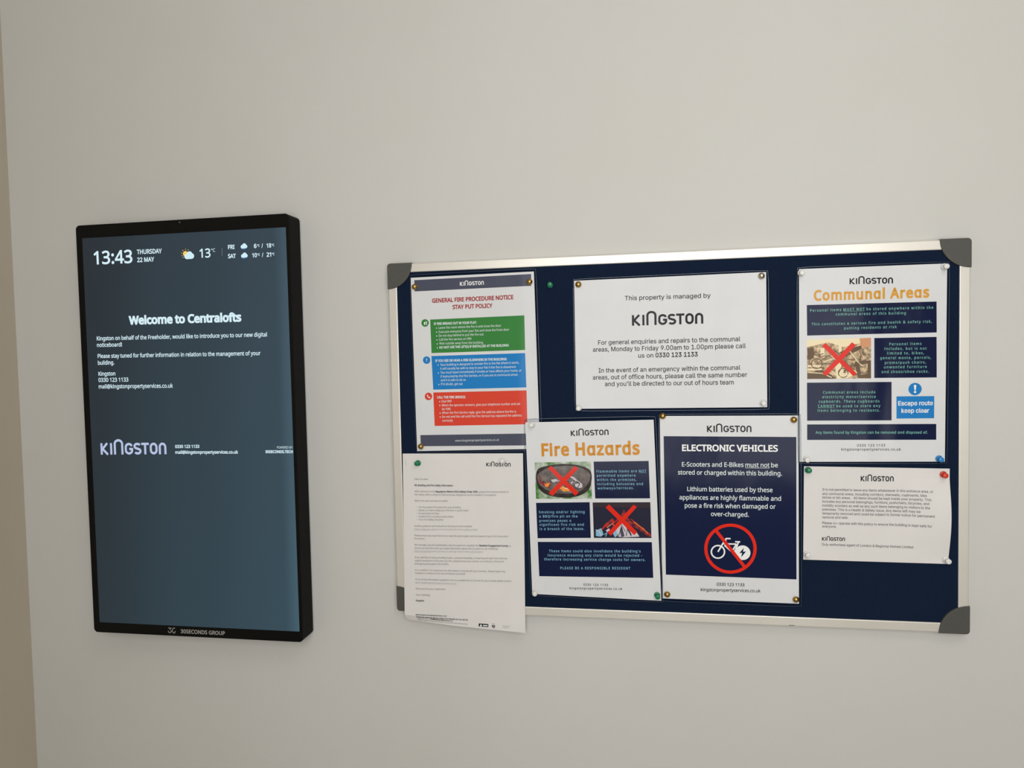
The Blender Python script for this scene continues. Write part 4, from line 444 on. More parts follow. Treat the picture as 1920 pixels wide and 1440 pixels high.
  ('K', 'fire_bowl_photo', 'ash', 6, 1.2, [(39.88, 100.77), (44.64, 98.83), (49.25, 100.73), (52.79, 99.75)]),
  ('K', 'fire_bowl_photo', 'ember', 6, 1.21, [(18.38, 91.69), (22.41, 97.23), (21.74, 102.07)]),
  ('K', 'fire_bowl_photo', 'cream', 6, 0.96, [(58.2, 110.26), (61.58, 113.11), (66.66, 114.03)]),
  ('K', 'embers_photo', 'cross', 6, 1.42, [(118.77, 183.1), (126.01, 173.45), (130.29, 180.43)]),
  ('K', 'embers_photo', 'cross', 6, 1.17, [(167.27, 163.12), (180.32, 174.49), (196.57, 188.03)]),
  ('K', 'embers_photo', 'flame', 6, 0.93, [(171.6, 167.7), (184.67, 177.88), (193.31, 185.8)]),
  ('K', 'embers_photo', 'brickish', 6, 1.18, [(128.1, 178.13), (137.51, 170.82), (141.68, 180.14)]),
  ('K', 'embers_photo', 'ash', 6, 1.19, [(109.64, 182.15), (115.23, 185.56), (118.38, 192.59)]),
  ('K', 'embers_photo', 'night', 6, 1.18, [(145.75, 191.8), (151.99, 177.53), (154.82, 191.54)]),
  ('K', 'embers_photo', 'night', 6, 1.17, [(158.22, 191.44), (160.96, 179.65), (166.22, 188.87)]),
  ('K', 'embers_photo', 'night', 6, 0.94, [(151.09, 171.92), (157.37, 184.43)]),
  ('K', 'embers_photo', 'cross', 6, 1.65, [(135.52, 163.8), (139.88, 168.41), (137.37, 174.36)]),
  ('K', 'embers_photo', 'ember', 6, 1.88, [(151.67, 157.59), (156.44, 151.64), (157.52, 158.64)]),
  ('K', 'embers_photo', 'cyan', 6, 1.42, [(123.05, 190.09), (127.77, 186.41), (125.2, 193.57)]),
  ('P', 'red_cross', 'cross', 9, [(34.43, 78.65), (40.45, 74.81), (84.03, 120.31), (78.28, 125.38)]),
  ('P', 'red_cross', 'cross', 9, [(79.37, 75.12), (85.23, 79.16), (40.51, 126.29), (34.61, 121.29)]),
  ('P', 'red_cross', 'cross', 9, [(127.17, 144.63), (132.86, 139.35), (176.32, 184.39), (171.15, 189.67)]),
  ('P', 'red_cross', 'cross', 9, [(172.31, 139.23), (177.56, 142.88), (133.48, 191.68), (128.67, 186.62)]),
  ('T', 'panel_text', 'N', 1, 1, 0, 0.014, 'cyan', 114.66, 86.26, 65.26, -0.77, 6.98, 'Flammable items are'),
  ('T', 'panel_text', 'N', 1, 1, 1, 0.014, 'cyan', 183.07, 85.48, 11.68, -0.01, 6.85, 'NOT'),
  ('T', 'panel_text', 'N', 1, 1, 0, 0.014, 'cyan', 114.85, 93.09, 62.53, -0.41, 6.98, 'permitted anywhere'),
  ('T', 'panel_text', 'N', 1, 1, 0, 0.014, 'cyan', 114.56, 100.17, 63.88, -0.53, 6.98, 'within the premises,'),
  ('T', 'panel_text', 'N', 1, 1, 0, 0.014, 'cyan', 114.96, 107.25, 73.76, -0.71, 6.99, 'including balconies and'),
  ('T', 'panel_text', 'N', 1, 1, 0, 0.014, 'cyan', 115.13, 114.33, 58.69, -0.96, 6.99, 'walkways/terraces.'),
  ('T', 'panel_text', 'N', 1, 1, 0, 0.014, 'cyan', 16.77, 156.41, 75.59, -1.93, 7.19, 'Smoking and/or lighting'),
  ('T', 'panel_text', 'N', 1, 1, 0, 0.014, 'cyan', 16.95, 163.69, 63.55, -1.58, 7.2, 'a BBQ/fire pit on the'),
  ('T', 'panel_text', 'N', 1, 1, 0, 0.014, 'cyan', 16.89, 171.22, 52.65, -1.45, 7.2, 'premises poses a'),
  ('T', 'panel_text', 'N', 1, 1, 0, 0.014, 'cyan', 17.1, 178.03, 73.25, -2.05, 7.2, 'significant fire risk and'),
  ('T', 'panel_text', 'N', 1, 1, 0, 0.014, 'cyan', 17.04, 185.32, 73.71, -2.2, 7.21, 'is a breach of the lease.'),
  ('T', 'panel_text', 'N', 1, 1, 0, 0.014, 'cyan', 31.06, 223.05, 149.27, -4.92, 7.2, "These items could also invalidate the building's"),
  ('T', 'panel_text', 'N', 1, 1, 0, 0.014, 'cyan', 28.43, 230.44, 153.87, -5.37, 7.21, 'insurance meaning any claim would be rejected -'),
  ('T', 'panel_text', 'N', 1, 1, 0, 0.014, 'cyan', 22.29, 237.5, 165.1, -5.39, 7.22, 'therefore increasing service charge costs for owners.'),
  ('T', 'panel_text', 'N', 1, 1, 0, 0.014, 'cyan', 48.63, 251.69, 114.1, -4.51, 7.18, 'PLEASE BE A RESPONSIBLE RESIDENT'),
  ('T', 'contact_text', 'N', 1, 1, 0, 0.016, 'ink', 85.58, 278.16, 39.92, -1.32, 6.36, '0330 123 1133'),
  ('T', 'contact_text', 'N', 1, 1, 0, 0.016, 'ink', 62.64, 285.38, 85.81, -3.32, 6.4, 'kingstonpropertyservices.co.uk'),
 ],
 'ev': [
  ('L', 'logo', 'ink', 72.74, 25.91, 67.43, 0.0, 10.11),
  ('P', 'text_panel', 'navy', 1, [(5.58, 32.49), (206.86, 33.62), (206.43, 258.41), (6.01, 257.75)]),
  ('T', 'heading_text', 'N', 0, 0, 0, 0.03, 'white', 33.99, 56.0, 145.52, 0.45, 16.89, 'ELECTRONIC VEHICLES'),
  ('T', 'panel_text', 'N', 0, 0, 0, 0.012, 'pale', 33.46, 81.17, 94.46, 0.11, 12.16, 'E-Scooters and E-Bikes'),
  ('T', 'panel_text', 'N', 0, 0, 1, 0.012, 'pale', 130.47, 81.27, 36.35, 0.14, 11.98, 'must not'),
  ('T', 'panel_text', 'N', 0, 0, 0, 0.012, 'pale', 169.34, 81.38, 10.07, -0.09, 11.91, 'be'),
  ('T', 'panel_text', 'N', 0, 0, 0, 0.012, 'pale', 27.17, 94.18, 158.25, 0.16, 12.18, 'stored or charged within this building.'),
  ('T', 'panel_text', 'N', 0, 0, 0, 0.012, 'pale', 41.29, 120.84, 129.96, -0.07, 12.18, 'Lithium batteries used by these'),
  ('T', 'panel_text', 'N', 0, 0, 0, 0.012, 'pale', 28.86, 134.46, 154.94, -0.3, 12.22, 'appliances are highly flammable and'),
  ('T', 'panel_text', 'N', 0, 0, 0, 0.012, 'pale', 37.03, 147.54, 138.73, -0.53, 12.21, 'pose a fire risk when damaged or'),
  ('T', 'panel_text', 'N', 0, 0, 0, 0.012, 'pale', 77.44, 160.4, 58.02, 0.17, 12.15, 'over-charged.'),
  ('T', 'contact_text', 'N', 0, 0, 0, 0.012, 'ink', 85.04, 272.8, 42.8, -0.46, 8.38, '0330 123 1133'),
  ('T', 'contact_text', 'N', 0, 0, 0, 0.012, 'ink', 60.48, 282.43, 91.92, -1.29, 8.42, 'kingstonpropertyservices.co.uk'),
  ('C', 'bicycle_symbol', 'white', 2, 125.65, 218.29, 11.76),
  ('K', 'bicycle_symbol', 'white', 2, 2.27, [(97.9, 217.74), (97.53, 220.38), (96.49, 222.89), (94.85, 225.05), (92.73, 226.75), (90.27, 227.85), (87.63, 228.27), (84.98, 228.01), (82.54, 227.06), (80.45, 225.49), (78.84, 223.42), (77.84, 220.97), (77.52, 218.33), (77.89, 215.68), (78.94, 213.17), (80.59, 211.01), (82.71, 209.31), (85.17, 208.22), (87.82, 207.81), (90.46, 208.08), (92.89, 209.03), (94.98, 210.61), (96.58, 212.67), (97.57, 215.12), (97.9, 217.74)]),
  ('K', 'bicycle_symbol', 'white', 2, 2.27, [(87.72, 218.04), (98.27, 199.36)]),
  ('K', 'bicycle_symbol', 'white', 2, 2.27, [(100.17, 204.52), (99.58, 197.74), (100.89, 196.12), (107.35, 196.18)]),
  ('K', 'bicycle_symbol', 'white', 2, 2.27, [(96.93, 204.84), (116.32, 204.76)]),
  ('K', 'bicycle_symbol', 'white', 2, 2.27, [(97.77, 207.08), (108.9, 217.19), (116.32, 204.76)]),
  ('K', 'bicycle_symbol', 'white', 2, 2.27, [(108.91, 216.74), (113.64, 216.6), (119.35, 201.51)]),
  ('K', 'bicycle_symbol', 'white', 2, 2.26, [(114.2, 200.97), (121.92, 200.99)]),
  ('P', 'bicycle_symbol', 'navy', 3, [(127.43, 210.33), (120.5, 219.12), (124.8, 218.54), (123.03, 225.83), (130.81, 216.11), (126.09, 216.69)]),
  ('K', 'prohibition_ring', 'cross', 4, 4.96, [(144.51, 211.2), (144.16, 216.12), (143.17, 220.98), (141.58, 225.69), (139.39, 230.19), (136.63, 234.38), (133.38, 238.19), (129.67, 241.57), (125.57, 244.45), (121.15, 246.79), (116.47, 248.54), (111.61, 249.68), (106.69, 250.16), (101.77, 250.01), (96.91, 249.2), (92.22, 247.77), (87.79, 245.7), (83.69, 243.08), (79.98, 239.92), (76.73, 236.29), (73.98, 232.23), (71.83, 227.82), (70.28, 223.15), (69.35, 218.3), (69.08, 213.34), (69.46, 208.36), (70.49, 203.46), (72.12, 198.7), (74.37, 194.19), (77.19, 189.98), (80.5, 186.17), (84.26, 182.81), (88.4, 179.97), (92.85, 177.67), (97.55, 175.98), (102.41, 174.9), (107.32, 174.47), (112.22, 174.67), (117.04, 175.54), (121.67, 177.01), (126.05, 179.09), (130.09, 181.73), (133.74, 184.88), (136.94, 188.5), (139.64, 192.53), (141.76, 196.89), (143.29, 201.51), (144.22, 206.3), (144.51, 211.2)]),
  ('K', 'prohibition_ring', 'cross', 4, 4.99, [(84.37, 182.93), (128.92, 241.48)]),
 ],
 'comm': [
  ('L', 'logo', 'ink', 73.22, 25.79, 61.57, 1.03, 8.87),
  ('T', 'heading_text', 'N', 1, 1, 0, 0.036, 'palegold', 21.61, 48.49, 164.11, 0.37, 25.45, 'Communal Areas'),
  ('P', 'text_panel', 'navy', 1, [(11.36, 55.37), (195.94, 56.02), (196.64, 102.3), (11.74, 102.03)]),
  ('P', 'text_panel', 'navy', 1, [(108.91, 108.31), (196.49, 108.89), (197.34, 169.82), (109.19, 168.94)]),
  ('P', 'text_panel', 'navy', 1, [(11.37, 174.44), (133.86, 175.33), (134.23, 233.84), (11.5, 233.12)]),
  ('P', 'text_panel', 'navy', 1, [(11.49, 238.92), (197.38, 239.89), (197.63, 263.83), (11.44, 262.93)]),
  ('P', 'bicycles_photo', 'sepia', 1, [(11.49, 108.52), (104.26, 107.69), (104.52, 169.6), (11.62, 168.92)]),
  ('P', 'bicycles_photo', 'cream', 2, [(11.49, 108.52), (104.26, 107.69), (104.28, 112.14), (64.24, 121.06), (42.95, 113.07), (11.47, 119.78)]),
  ('P', 'bicycles_photo', 'cream', 3, [(31.06, 121.5), (37.01, 121.64), (37.25, 132.88), (31.53, 133.25)]),
  ('P', 'bicycles_photo', 'cream', 3, [(57.15, 110.94), (61.87, 111.06), (62.37, 128.47), (57.64, 128.86)]),
  ('P', 'bicycles_photo', 'brickish', 3, [(87.7, 108.25), (104.26, 107.69), (104.32, 122.03), (90.08, 121.68)]),
  ('P', 'bicycles_photo', 'umber', 3, [(12.43, 122.31), (21.52, 120.02), (21.5, 137.53), (12.4, 138.58)]),
  ('P', 'bicycles_photo', 'umber', 3, [(59.53, 128.41), (71.31, 123.71), (90.07, 119.21), (91.26, 124.19), (76.03, 131.27), (64.27, 138.47)]),
  ('P', 'bicycles_photo', 'umber', 3, [(11.88, 159.89), (33.43, 155.29), (47.71, 163.07), (50.09, 169.11), (11.86, 168.67)]),
  ('P', 'bicycles_photo', 'cream', 4, [(52.45, 148.18), (59.55, 143.35), (69.04, 168.46), (54.84, 169.2)]),
  ('P', 'bicycles_photo', 'umber', 4, [(80.77, 143.8), (104.17, 141.82), (104.52, 169.1), (85.54, 168.76)]),
  ('P', 'bicycles_photo', 'cream', 4, [(12.38, 147.35), (34.62, 147.81), (34.62, 150.31), (12.37, 150.36)]),
  ('P', 'bicycles_photo', 'cream', 4, [(12.37, 152.87), (33.43, 152.79), (33.43, 155.29), (12.36, 155.38)]),
  ('P', 'bicycles_photo', 'cream', 5, [(66.67, 160.93), (80.8, 156.23), (85.51, 161.29), (69.05, 168.95)]),
  ('P', 'bicycles_photo', 'sepia', 5, [(87.82, 148.92), (99.52, 146.68), (99.58, 161.56), (90.22, 163.87)]),
  ('K', 'bicycles_photo', 'umber', 6, 1.25, [(33.91, 145.8), (33.29, 148.66), (31.52, 151.05), (28.89, 152.62), (25.79, 153.14), (22.68, 152.5), (20.05, 150.82), (18.28, 148.35), (17.66, 145.46), (18.28, 142.59), (20.06, 140.2), (22.69, 138.63), (25.8, 138.12), (28.9, 138.77), (31.53, 140.45), (33.29, 142.91), (33.91, 145.8)]),
  ('K', 'bicycles_photo', 'umber', 6, 1.24, [(102.11, 152.19), (101.5, 155.77), (99.69, 158.81), (96.96, 160.79), (93.73, 161.45), (90.49, 160.67), (87.74, 158.58), (85.9, 155.46), (85.25, 151.84), (85.87, 148.25), (87.7, 145.21), (90.43, 143.24), (93.66, 142.59), (96.89, 143.38), (99.63, 145.47), (101.47, 148.58), (102.11, 152.19)]),
  ('K', 'bicycles_photo', 'umber', 6, 1.25, [(71.39, 160.53), (70.85, 163.18), (69.32, 165.42), (67.03, 166.9), (64.32, 167.37), (61.59, 166.8), (59.29, 165.23), (57.75, 162.93), (57.2, 160.25), (57.75, 157.59), (59.28, 155.35), (61.57, 153.88), (64.29, 153.41), (67.01, 153.99), (69.3, 155.55), (70.84, 157.85), (71.39, 160.53)]),
  ('K', 'bicycles_photo', 'umber', 6, 1.24, [(86.44, 156.34), (85.98, 159.19), (84.67, 161.58), (82.68, 163.16), (80.35, 163.68), (78.02, 163.07), (76.01, 161.41), (74.69, 158.97), (74.21, 156.1), (74.67, 153.25), (75.99, 150.86), (77.98, 149.28), (80.31, 148.76), (82.64, 149.38), (84.64, 151.04), (85.96, 153.47), (86.44, 156.34)]),
  ('K', 'bicycles_photo', 'umber', 6, 1.25, [(25.79, 145.63), (42.95, 133.01), (57.19, 145.79), (25.79, 145.63)]),
  ('K', 'bicycles_photo', 'umber', 6, 1.25, [(57.2, 160.75), (66.64, 143.5), (80.8, 156.23)]),
  ('K', 'bicycles_photo', 'cream', 6, 1.24, [(71.31, 123.71), (85.46, 143.9), (93.69, 152.02)]),
  ('K', 'bicycles_photo', 'umber', 6, 1.25, [(50.06, 123.2), (64.27, 138.47), (80.76, 141.32)]),
  ('K', 'bicycles_photo', 'cream', 6, 1.25, [(42.96, 152.98), (57.21, 165.74), (71.4, 163.52)]),
  ('K', 'bicycles_photo', 'umber', 6, 1.25, [(64.3, 160.39), (78.42, 146.24), (93.69, 152.02)]),
  ('K', 'bicycles_photo', 'cream', 6, 1.25, [(35.82, 142.84), (50.07, 138.16), (64.28, 148.43)]),
  ('K', 'bicycles_photo', 'umber', 6, 1.25, [(16.72, 129.91), (26.28, 132.63), (35.82, 130.35)]),
  ('K', 'bicycles_photo', 'cream', 6, 1.25, [(13.8, 158.92), (33.42, 160.3), (47.72, 167.07)]),
  ('K', 'bicycles_photo', 'umber', 6, 1.24, [(85.4, 121.57), (90.12, 134.08), (87.82, 146.43)]),
  ('P', 'red_cross', 'cross', 9, [(33.44, 118.31), (38.68, 113.96), (83.64, 161.26), (78.94, 165.65)]),
  ('P', 'red_cross', 'cross', 9, [(76.93, 113.92), (82.81, 118.53), (39.62, 164.92), (33.9, 160.31)]),
  ('T', 'panel_text', 'N', 1, 1, 0, 0.014, 'mint', 16.11, 65.73, 45.23, 0.17, 6.87, 'Personal items'),
  ('T', 'panel_text', 'N', 1, 1, 1, 0.014, 'mint', 64.39, 65.99, 30.63, -0.03, 6.83, 'MUST NOT'),
  ('T', 'panel_text', 'N', 1, 1, 0, 0.014, 'mint', 97.58, 66.05, 93.73, 0.52, 6.8, 'be stored anywhere within the'),
  ('T', 'panel_text', 'N', 1, 1, 0, 0.014, 'mint', 53.33, 72.59, 99.86, 1.08, 6.84, 'communal areas of this building'),
  ('T', 'panel_text', 'N', 1, 1, 0, 0.014, 'mint', 18.22, 86.73, 171.49, 0.74, 6.88, 'This constitutes a serious fire and health & safety risk,'),
  ('T', 'panel_text', 'N', 1, 1, 0, 0.014, 'mint', 65.61, 94.03, 74.89, 0.11, 6.84, 'putting residents at risk'),
  ('T', 'panel_text', 'N', 1, 1, 0, 0.014, 'mint', 130.29, 119.95, 45.2, 0.38, 6.8, 'Personal items'),
  ('T', 'panel_text', 'N', 1, 1, 0, 0.014, 'mint', 123.39, 126.69, 59.22, 0.92, 6.81, 'includes, but is not'),
  ('T', 'panel_text', 'N', 1, 1, 0, 0.014, 'mint', 127.36, 133.69, 51.89, 0.7, 6.81, 'limited to, bikes,'),
  ('T', 'panel_text', 'N', 1, 1, 0, 0.014, 'mint', 117.43, 140.63, 71.67, 0.84, 6.82, 'general waste, parcels,'),
  ('T', 'panel_text', 'N', 1, 1, 0, 0.014, 'mint', 123.97, 147.94, 58.15, 0.49, 6.82, 'prams/push chairs,'),
  ('T', 'panel_text', 'N', 1, 1, 0, 0.014, 'mint', 122.85, 154.59, 60.25, 0.48, 6.82, 'unwanted furniture'),
  ('T', 'panel_text', 'N', 1, 1, 0, 0.014, 'mint', 119.4, 161.7, 66.73, 0.55, 6.83, 'and shoes/shoe racks.'),
  ('T', 'panel_text', 'N', 1, 1, 0, 0.014, 'mint', 34.85, 191.64, 75.85, 0.66, 6.92, 'Communal areas include'),
  ('T', 'panel_text', 'N', 1, 1, 0, 0.014, 'mint', 33.89, 198.65, 77.31, 0.61, 6.93, 'electricity meter/service'),
  ('T', 'panel_text', 'N', 1, 1, 0, 0.014, 'mint', 28.61, 205.61, 87.99, 0.68, 6.93, 'cupboards. These cupboards'),
  ('T', 'panel_text', 'N', 1, 1, 1, 0.014, 'mint', 27.41, 212.64, 24.38, 0.3, 6.94, 'CANNOT'),
  ('T', 'panel_text', 'N', 1, 1, 0, 0.014, 'mint', 54.41, 212.97, 63.63, 0.3, 6.92, 'be used to store any'),
  ('T', 'panel_text', 'N', 1, 1, 0, 0.014, 'mint', 26.92, 219.42, 90.68, 0.81, 6.94, 'items belonging to residents.'),
  ('T', 'panel_text', 'N', 1, 1, 0, 0.014, 'mint', 23.76, 253.41, 161.64, 0.95, 6.96, 'Any items found by Kingston can be removed and disposed of.'),
  ('C', 'alert_symbol', 'blue', 1, 167.14, 186.75, 9.37),
  ('P', 'alert_symbol', 'white', 2, [(165.26, 180.56), (168.93, 180.62), (168.08, 188.74), (166.24, 188.71)]),
  ('C', 'alert_symbol', 'white', 2, 167.18, 191.19, 1.73),
  ('P', 'sign_panel', 'blue', 1, [(140.95, 197.46), (194.22, 197.76), (194.33, 231.23), (141.18, 231.18)]),
  ('T', 'sign_text', 'I', 0, 0, 0, 0.019, 'white', 143.36, 211.12, 48.94, 0.14, 12.48, 'Escape route'),
  ('T', 'sign_text', 'I', 0, 0, 0, 0.019, 'white', 148.07, 222.32, 39.1, 0.2, 12.48, 'keep clear'),
  ('T', 'contact_text', 'N', 1, 1, 0, 0.012, 'ink', 84.91, 273.66, 40.23, -0.05, 6.49, '0330 123 1133'),
  ('T', 'contact_text', 'N', 1, 1, 0, 0.012, 'ink', 61.87, 279.58, 85.68, 0.35, 6.52, 'kingstonpropertyservices.co.uk'),
 ],
 'note': [
  ('L', 'logo', 'ink', 83.29, 21.7, 47.46, -0.53, 7.93),
  ('L', 'logo', 'ink', 27.51, 116.83, 33.79, -0.36, 5.5),
  ('T', 'policy_text', 'I', 0, 0, 0, 0.008, 'greyprint', 27.4, 37.74, 158.62, -0.52, 7.38, 'It is not permitted to leave any items whatsoever in this entrance area, or'),
  ('T', 'policy_text', 'I', 0, 0, 0, 0.008, 'greyprint', 27.46, 44.26, 149.44, -0.62, 7.38, 'any communal areas, including corridors, stairwells, cupboards, bike'),
  ('T', 'policy_text', 'I', 0, 0, 0, 0.008, 'greyprint', 27.31, 50.15, 155.68, -0.44, 7.38, 'stores or bin areas.   All items should be kept inside your property. This'),
  ('T', 'policy_text', 'I', 0, 0, 0, 0.008, 'greyprint', 27.37, 56.47, 152.51, -0.67, 7.39, 'includes any personal belongings, furniture, pushchairs, bicycles, and'),
  ('T', 'policy_text', 'I', 0, 0, 0, 0.008, 'greyprint', 27.43, 62.78, 153.47, -0.58, 7.39, 'mobility scooters as well as any such items belonging to visitors to the'),
  ('T', 'policy_text', 'I', 0, 0, 0, 0.008, 'greyprint', 27.48, 69.1, 140.49, -0.56, 7.39, 'premises. This is a Health & Safety issue. Any items left may be'),
  ('T', 'policy_text', 'I', 0, 0, 0, 0.008, 'greyprint', 27.54, 75.22, 159.73, -0.52, 7.4, 'temporarily removed and could be subject to formal notice for permanent'),
  ('T', 'policy_text', 'I', 0, 0, 0, 0.008, 'greyprint', 27.59, 81.54, 38.04, -0.56, 7.4, 'removal and sale.'),
  ('T', 'request_text', 'I', 0, 0, 0, 0.008, 'greyprint', 27.67, 90.41, 156.05, -0.04, 7.41, 'Please co-operate with this policy to ensure the building is kept safe for'),
  ('T', 'request_text', 'I', 0, 0, 0, 0.008, 'greyprint', 27.72, 95.89, 20.85, -0.15, 7.41, 'everyone.'),
  ('T', 'signature_text', 'I', 0, 0, 0, 0.008, 'greyprint', 27.58, 124.44, 132.02, 0.38, 7.43, 'Duly authorised agent of London & Regional Homes Limited'),
 ],
}
PINS = [
 ('brass', -406.25, -16.7, 258.18, 'brass drawing pin at top left of the fire procedure notice'),
 ('brass', -210.25, -16.7, 259.24, 'brass drawing pin at top right of the fire procedure notice'),
 ('brass', -402.97, -16.7, -12.77, 'brass drawing pin at bottom left of the fire procedure notice'),
 ('brass', -130.19, -16.7, 251.88, 'brass drawing pin at top left of the property manager notice'),
 ('silver', 154.76, -16.7, 254.45, 'pale silvery drawing pin at top right of the property manager notice'),
 ('brass', 1.35, -16.7, 36.57, 'brass drawing pin at top left of the electronic vehicles poster'),
 ('brass', 201.44, -16.7, 29.4, 'brass drawing pin at top right of the electronic vehicles poster'),
 ('brass', 4.92, -16.7, -253.46, 'brass drawing pin at bottom left of the electronic vehicles poster'),
 ('brass', 203.19, -16.7, -254.44, 'brass drawing pin at bottom right of the electronic vehicles poster'),
 ('clear', -132.41, -16.7, 51.47, 'clear push pin at bottom left of the property manager notice'),
 ('clear', 156.2, -16.7, 56.54, 'clear push pin at bottom right of the property manager notice'),
 ('clear', -209.97, -18.2, 23.92, 'clear push pin at top left of the fire hazards poster'),
 ('clear', -211.68, -18.2, -258.03, 'clear push pin at bottom left of the fire hazards poster'),
 ('clear', 212.79, -16.7, 256.67, 'clear push pin at top left of the communal areas poster'),
 ('clear', 416.67, -16.7, 258.03, 'clear push pin at top right of the communal areas poster'),
 ('clear', 220.51, -16.7, -31.63, 'clear push pin at bottom left of the communal areas poster'),
 ('clear', -260.37, -17.7, -36.75, 'clear push pin over the logo on the plain paper letter'),
 ('clear', 219.45, -16.7, -182.18, 'clear push pin at bottom left of the small landscape entrance notice'),
 ('clear', 420.21, -16.7, -185.11, 'clear push pin at bottom right of the small landscape entrance notice'),
 ('green', -408.16, -17.7, -41.0, 'green push pin at top left of the plain paper letter'),
 ('green', -176.61, -15.0, 252.47, 'green push pin stuck alone in the blue felt'),
 ('green', -11.27, -18.2, -254.42, 'green push pin at bottom right of the fire hazards poster'),
 ('green', 222.01, -16.7, -49.19, 'green push pin at top left of the small landscape entrance notice'),
 ('blue', 410.09, -16.7, -30.56, 'blue push pin at bottom right of the communal areas poster'),
 ('red', 416.1, -16.7, -54.5, 'red push pin at top right of the small landscape entrance notice'),
]
# ------------------------------------------------------------------ helpers
def lin(c):
    c = c / 255.0
    return c / 12.92 if c <= 0.04045 else ((c + 0.055) / 1.055) ** 2.4
def rgb(r, g, b): return (lin(r), lin(g), lin(b), 1.0)

def mat(name, col, rough=0.6, metal=0.0, spec=0.5, emit=None, strength=1.0, coat=0.0):
    m = bpy.data.materials.new(name); m.use_nodes = True
    p = m.node_tree.nodes['Principled BSDF']
    p.inputs['Base Color'].default_value = col
    p.inputs['Roughness'].default_value = rough
    p.inputs['Metallic'].default_value = metal
    p.inputs['Specular IOR Level'].default_value = spec
    p.inputs['Coat Weight'].default_value = coat
    if emit:
        p.inputs['Emission Color'].default_value = emit
        p.inputs['Emission Strength'].default_value = strength
    return m
def noise_mat(name, c1, c2, scale, rough, bump=0.0, bscale=None, detail=4, metal=0.0, spec=0.5):
    m = mat(name, c1, rough, metal, spec)
    nt = m.node_tree; N = nt.nodes; L = nt.links; p = N['Principled BSDF']
    tc = N.new('ShaderNodeTexCoord')
    n = N.new('ShaderNodeTexNoise'); n.inputs['Scale'].default_value = scale; n.inputs['Detail'].default_value = detail
    r = N.new('ShaderNodeValToRGB')
    r.color_ramp.elements[0].position = 0.35; r.color_ramp.elements[1].position = 0.65
    r.color_ramp.elements[0].color = c1; r.color_ramp.elements[1].color = c2
    L.new(tc.outputs['Object'], n.inputs['Vector']); L.new(n.outputs['Fac'], r.inputs['Fac']); L.new(r.outputs['Color'], p.inputs['Base Color'])
    if bump:
        n2 = N.new('ShaderNodeTexNoise'); n2.inputs['Scale'].default_value = bscale; n2.inputs['Detail'].default_value = 6
        b = N.new('ShaderNodeBump'); b.inputs['Strength'].default_value = bump; b.inputs['Distance'].default_value = 0.001
        L.new(tc.outputs['Object'], n2.inputs['Vector']); L.new(n2.outputs['Fac'], b.inputs['Height']); L.new(b.outputs['Normal'], p.inputs['Normal'])
    return m
def empty(name, loc, label=None, cat=None, group=None):
    o = bpy.data.objects.new(name, None); o.location = loc; o.empty_display_size = 0.05
    COL.objects.link(o)
    if label: o['label'] = label
    if cat: o['category'] = cat
    if group: o['group'] = group
    return o
def obj(name, verts, faces, mats, parent=None, midx=None, smooth=False, label=None):
    """verts are in world metres; they are stored relative to the parent's place"""
    off = Vector((0, 0, 0)); p = parent
    while p is not None: off += p.location; p = p.parent
    me = bpy.data.meshes.new(name)
    me.from_pydata([tuple(Vector(v) - off) for v in verts], [], faces)
    for m in (mats if isinstance(mats, list) else [mats]): me.materials.append(m)
    if midx: me.polygons.foreach_set('material_index', midx)
    if smooth: me.polygons.foreach_set('use_smooth', [True] * len(me.polygons))
    me.update()
    o = bpy.data.objects.new(name, me); o.parent = parent; COL.objects.link(o)
    if label: o['label'] = label
    return o
def fix_normals(o):
    bm = bmesh.new(); bm.from_mesh(o.data); bmesh.ops.recalc_face_normals(bm, faces=bm.faces); bm.to_mesh(o.data); bm.free()
def bevel(o, wd, seg=2):
    m = o.modifiers.new('bevel', 'BEVEL'); m.width = wd; m.segments = seg; m.limit_method = 'ANGLE'; m.angle_limit = math.radians(40)
def box(name, x0, x1, y0, y1, z0, z1, m, parent=None, bv=0, label=None):
    v = [(x, y, z) for x in (x0, x1) for y in (y0, y1) for z in (z0, z1)]
    f = [(0, 1, 3, 2), (4, 6, 7, 5), (0, 4, 5, 1), (2, 3, 7, 6), (0, 2, 6, 4), (1, 5, 7, 3)]
    o = obj(name, v, f, m, parent, label=label); fix_normals(o)
    if bv: bevel(o, bv)
    return o
def rounded(x0, x1, z0, z1, r, n=6):
    out = []
    for cx, cz, a0 in ((x1 - r, z1 - r, 0), (x0 + r, z1 - r, 90), (x0 + r, z0 + r, 180), (x1 - r, z0 + r, 270)):
        for i in range(n + 1):
            a = math.radians(a0 + 90 * i / n); out.append((cx + r * math.cos(a), cz + r * math.sin(a)))
    return out
def prism(name, pts, y0, y1, m, parent=None, bv=0, smooth=False, label=None):
    n = len(pts)
    v = [(x, y0, z) for x, z in pts] + [(x, y1, z) for x, z in pts]
    f = [tuple(range(n)), tuple(range(2 * n - 1, n - 1, -1))] + [(i, (i + 1) % n, n + (i + 1) % n, n + i) for i in range(n)]
    o = obj(name, v, f, m, parent, label=label); fix_normals(o)
    if bv: bevel(o, bv, 3)
    return o
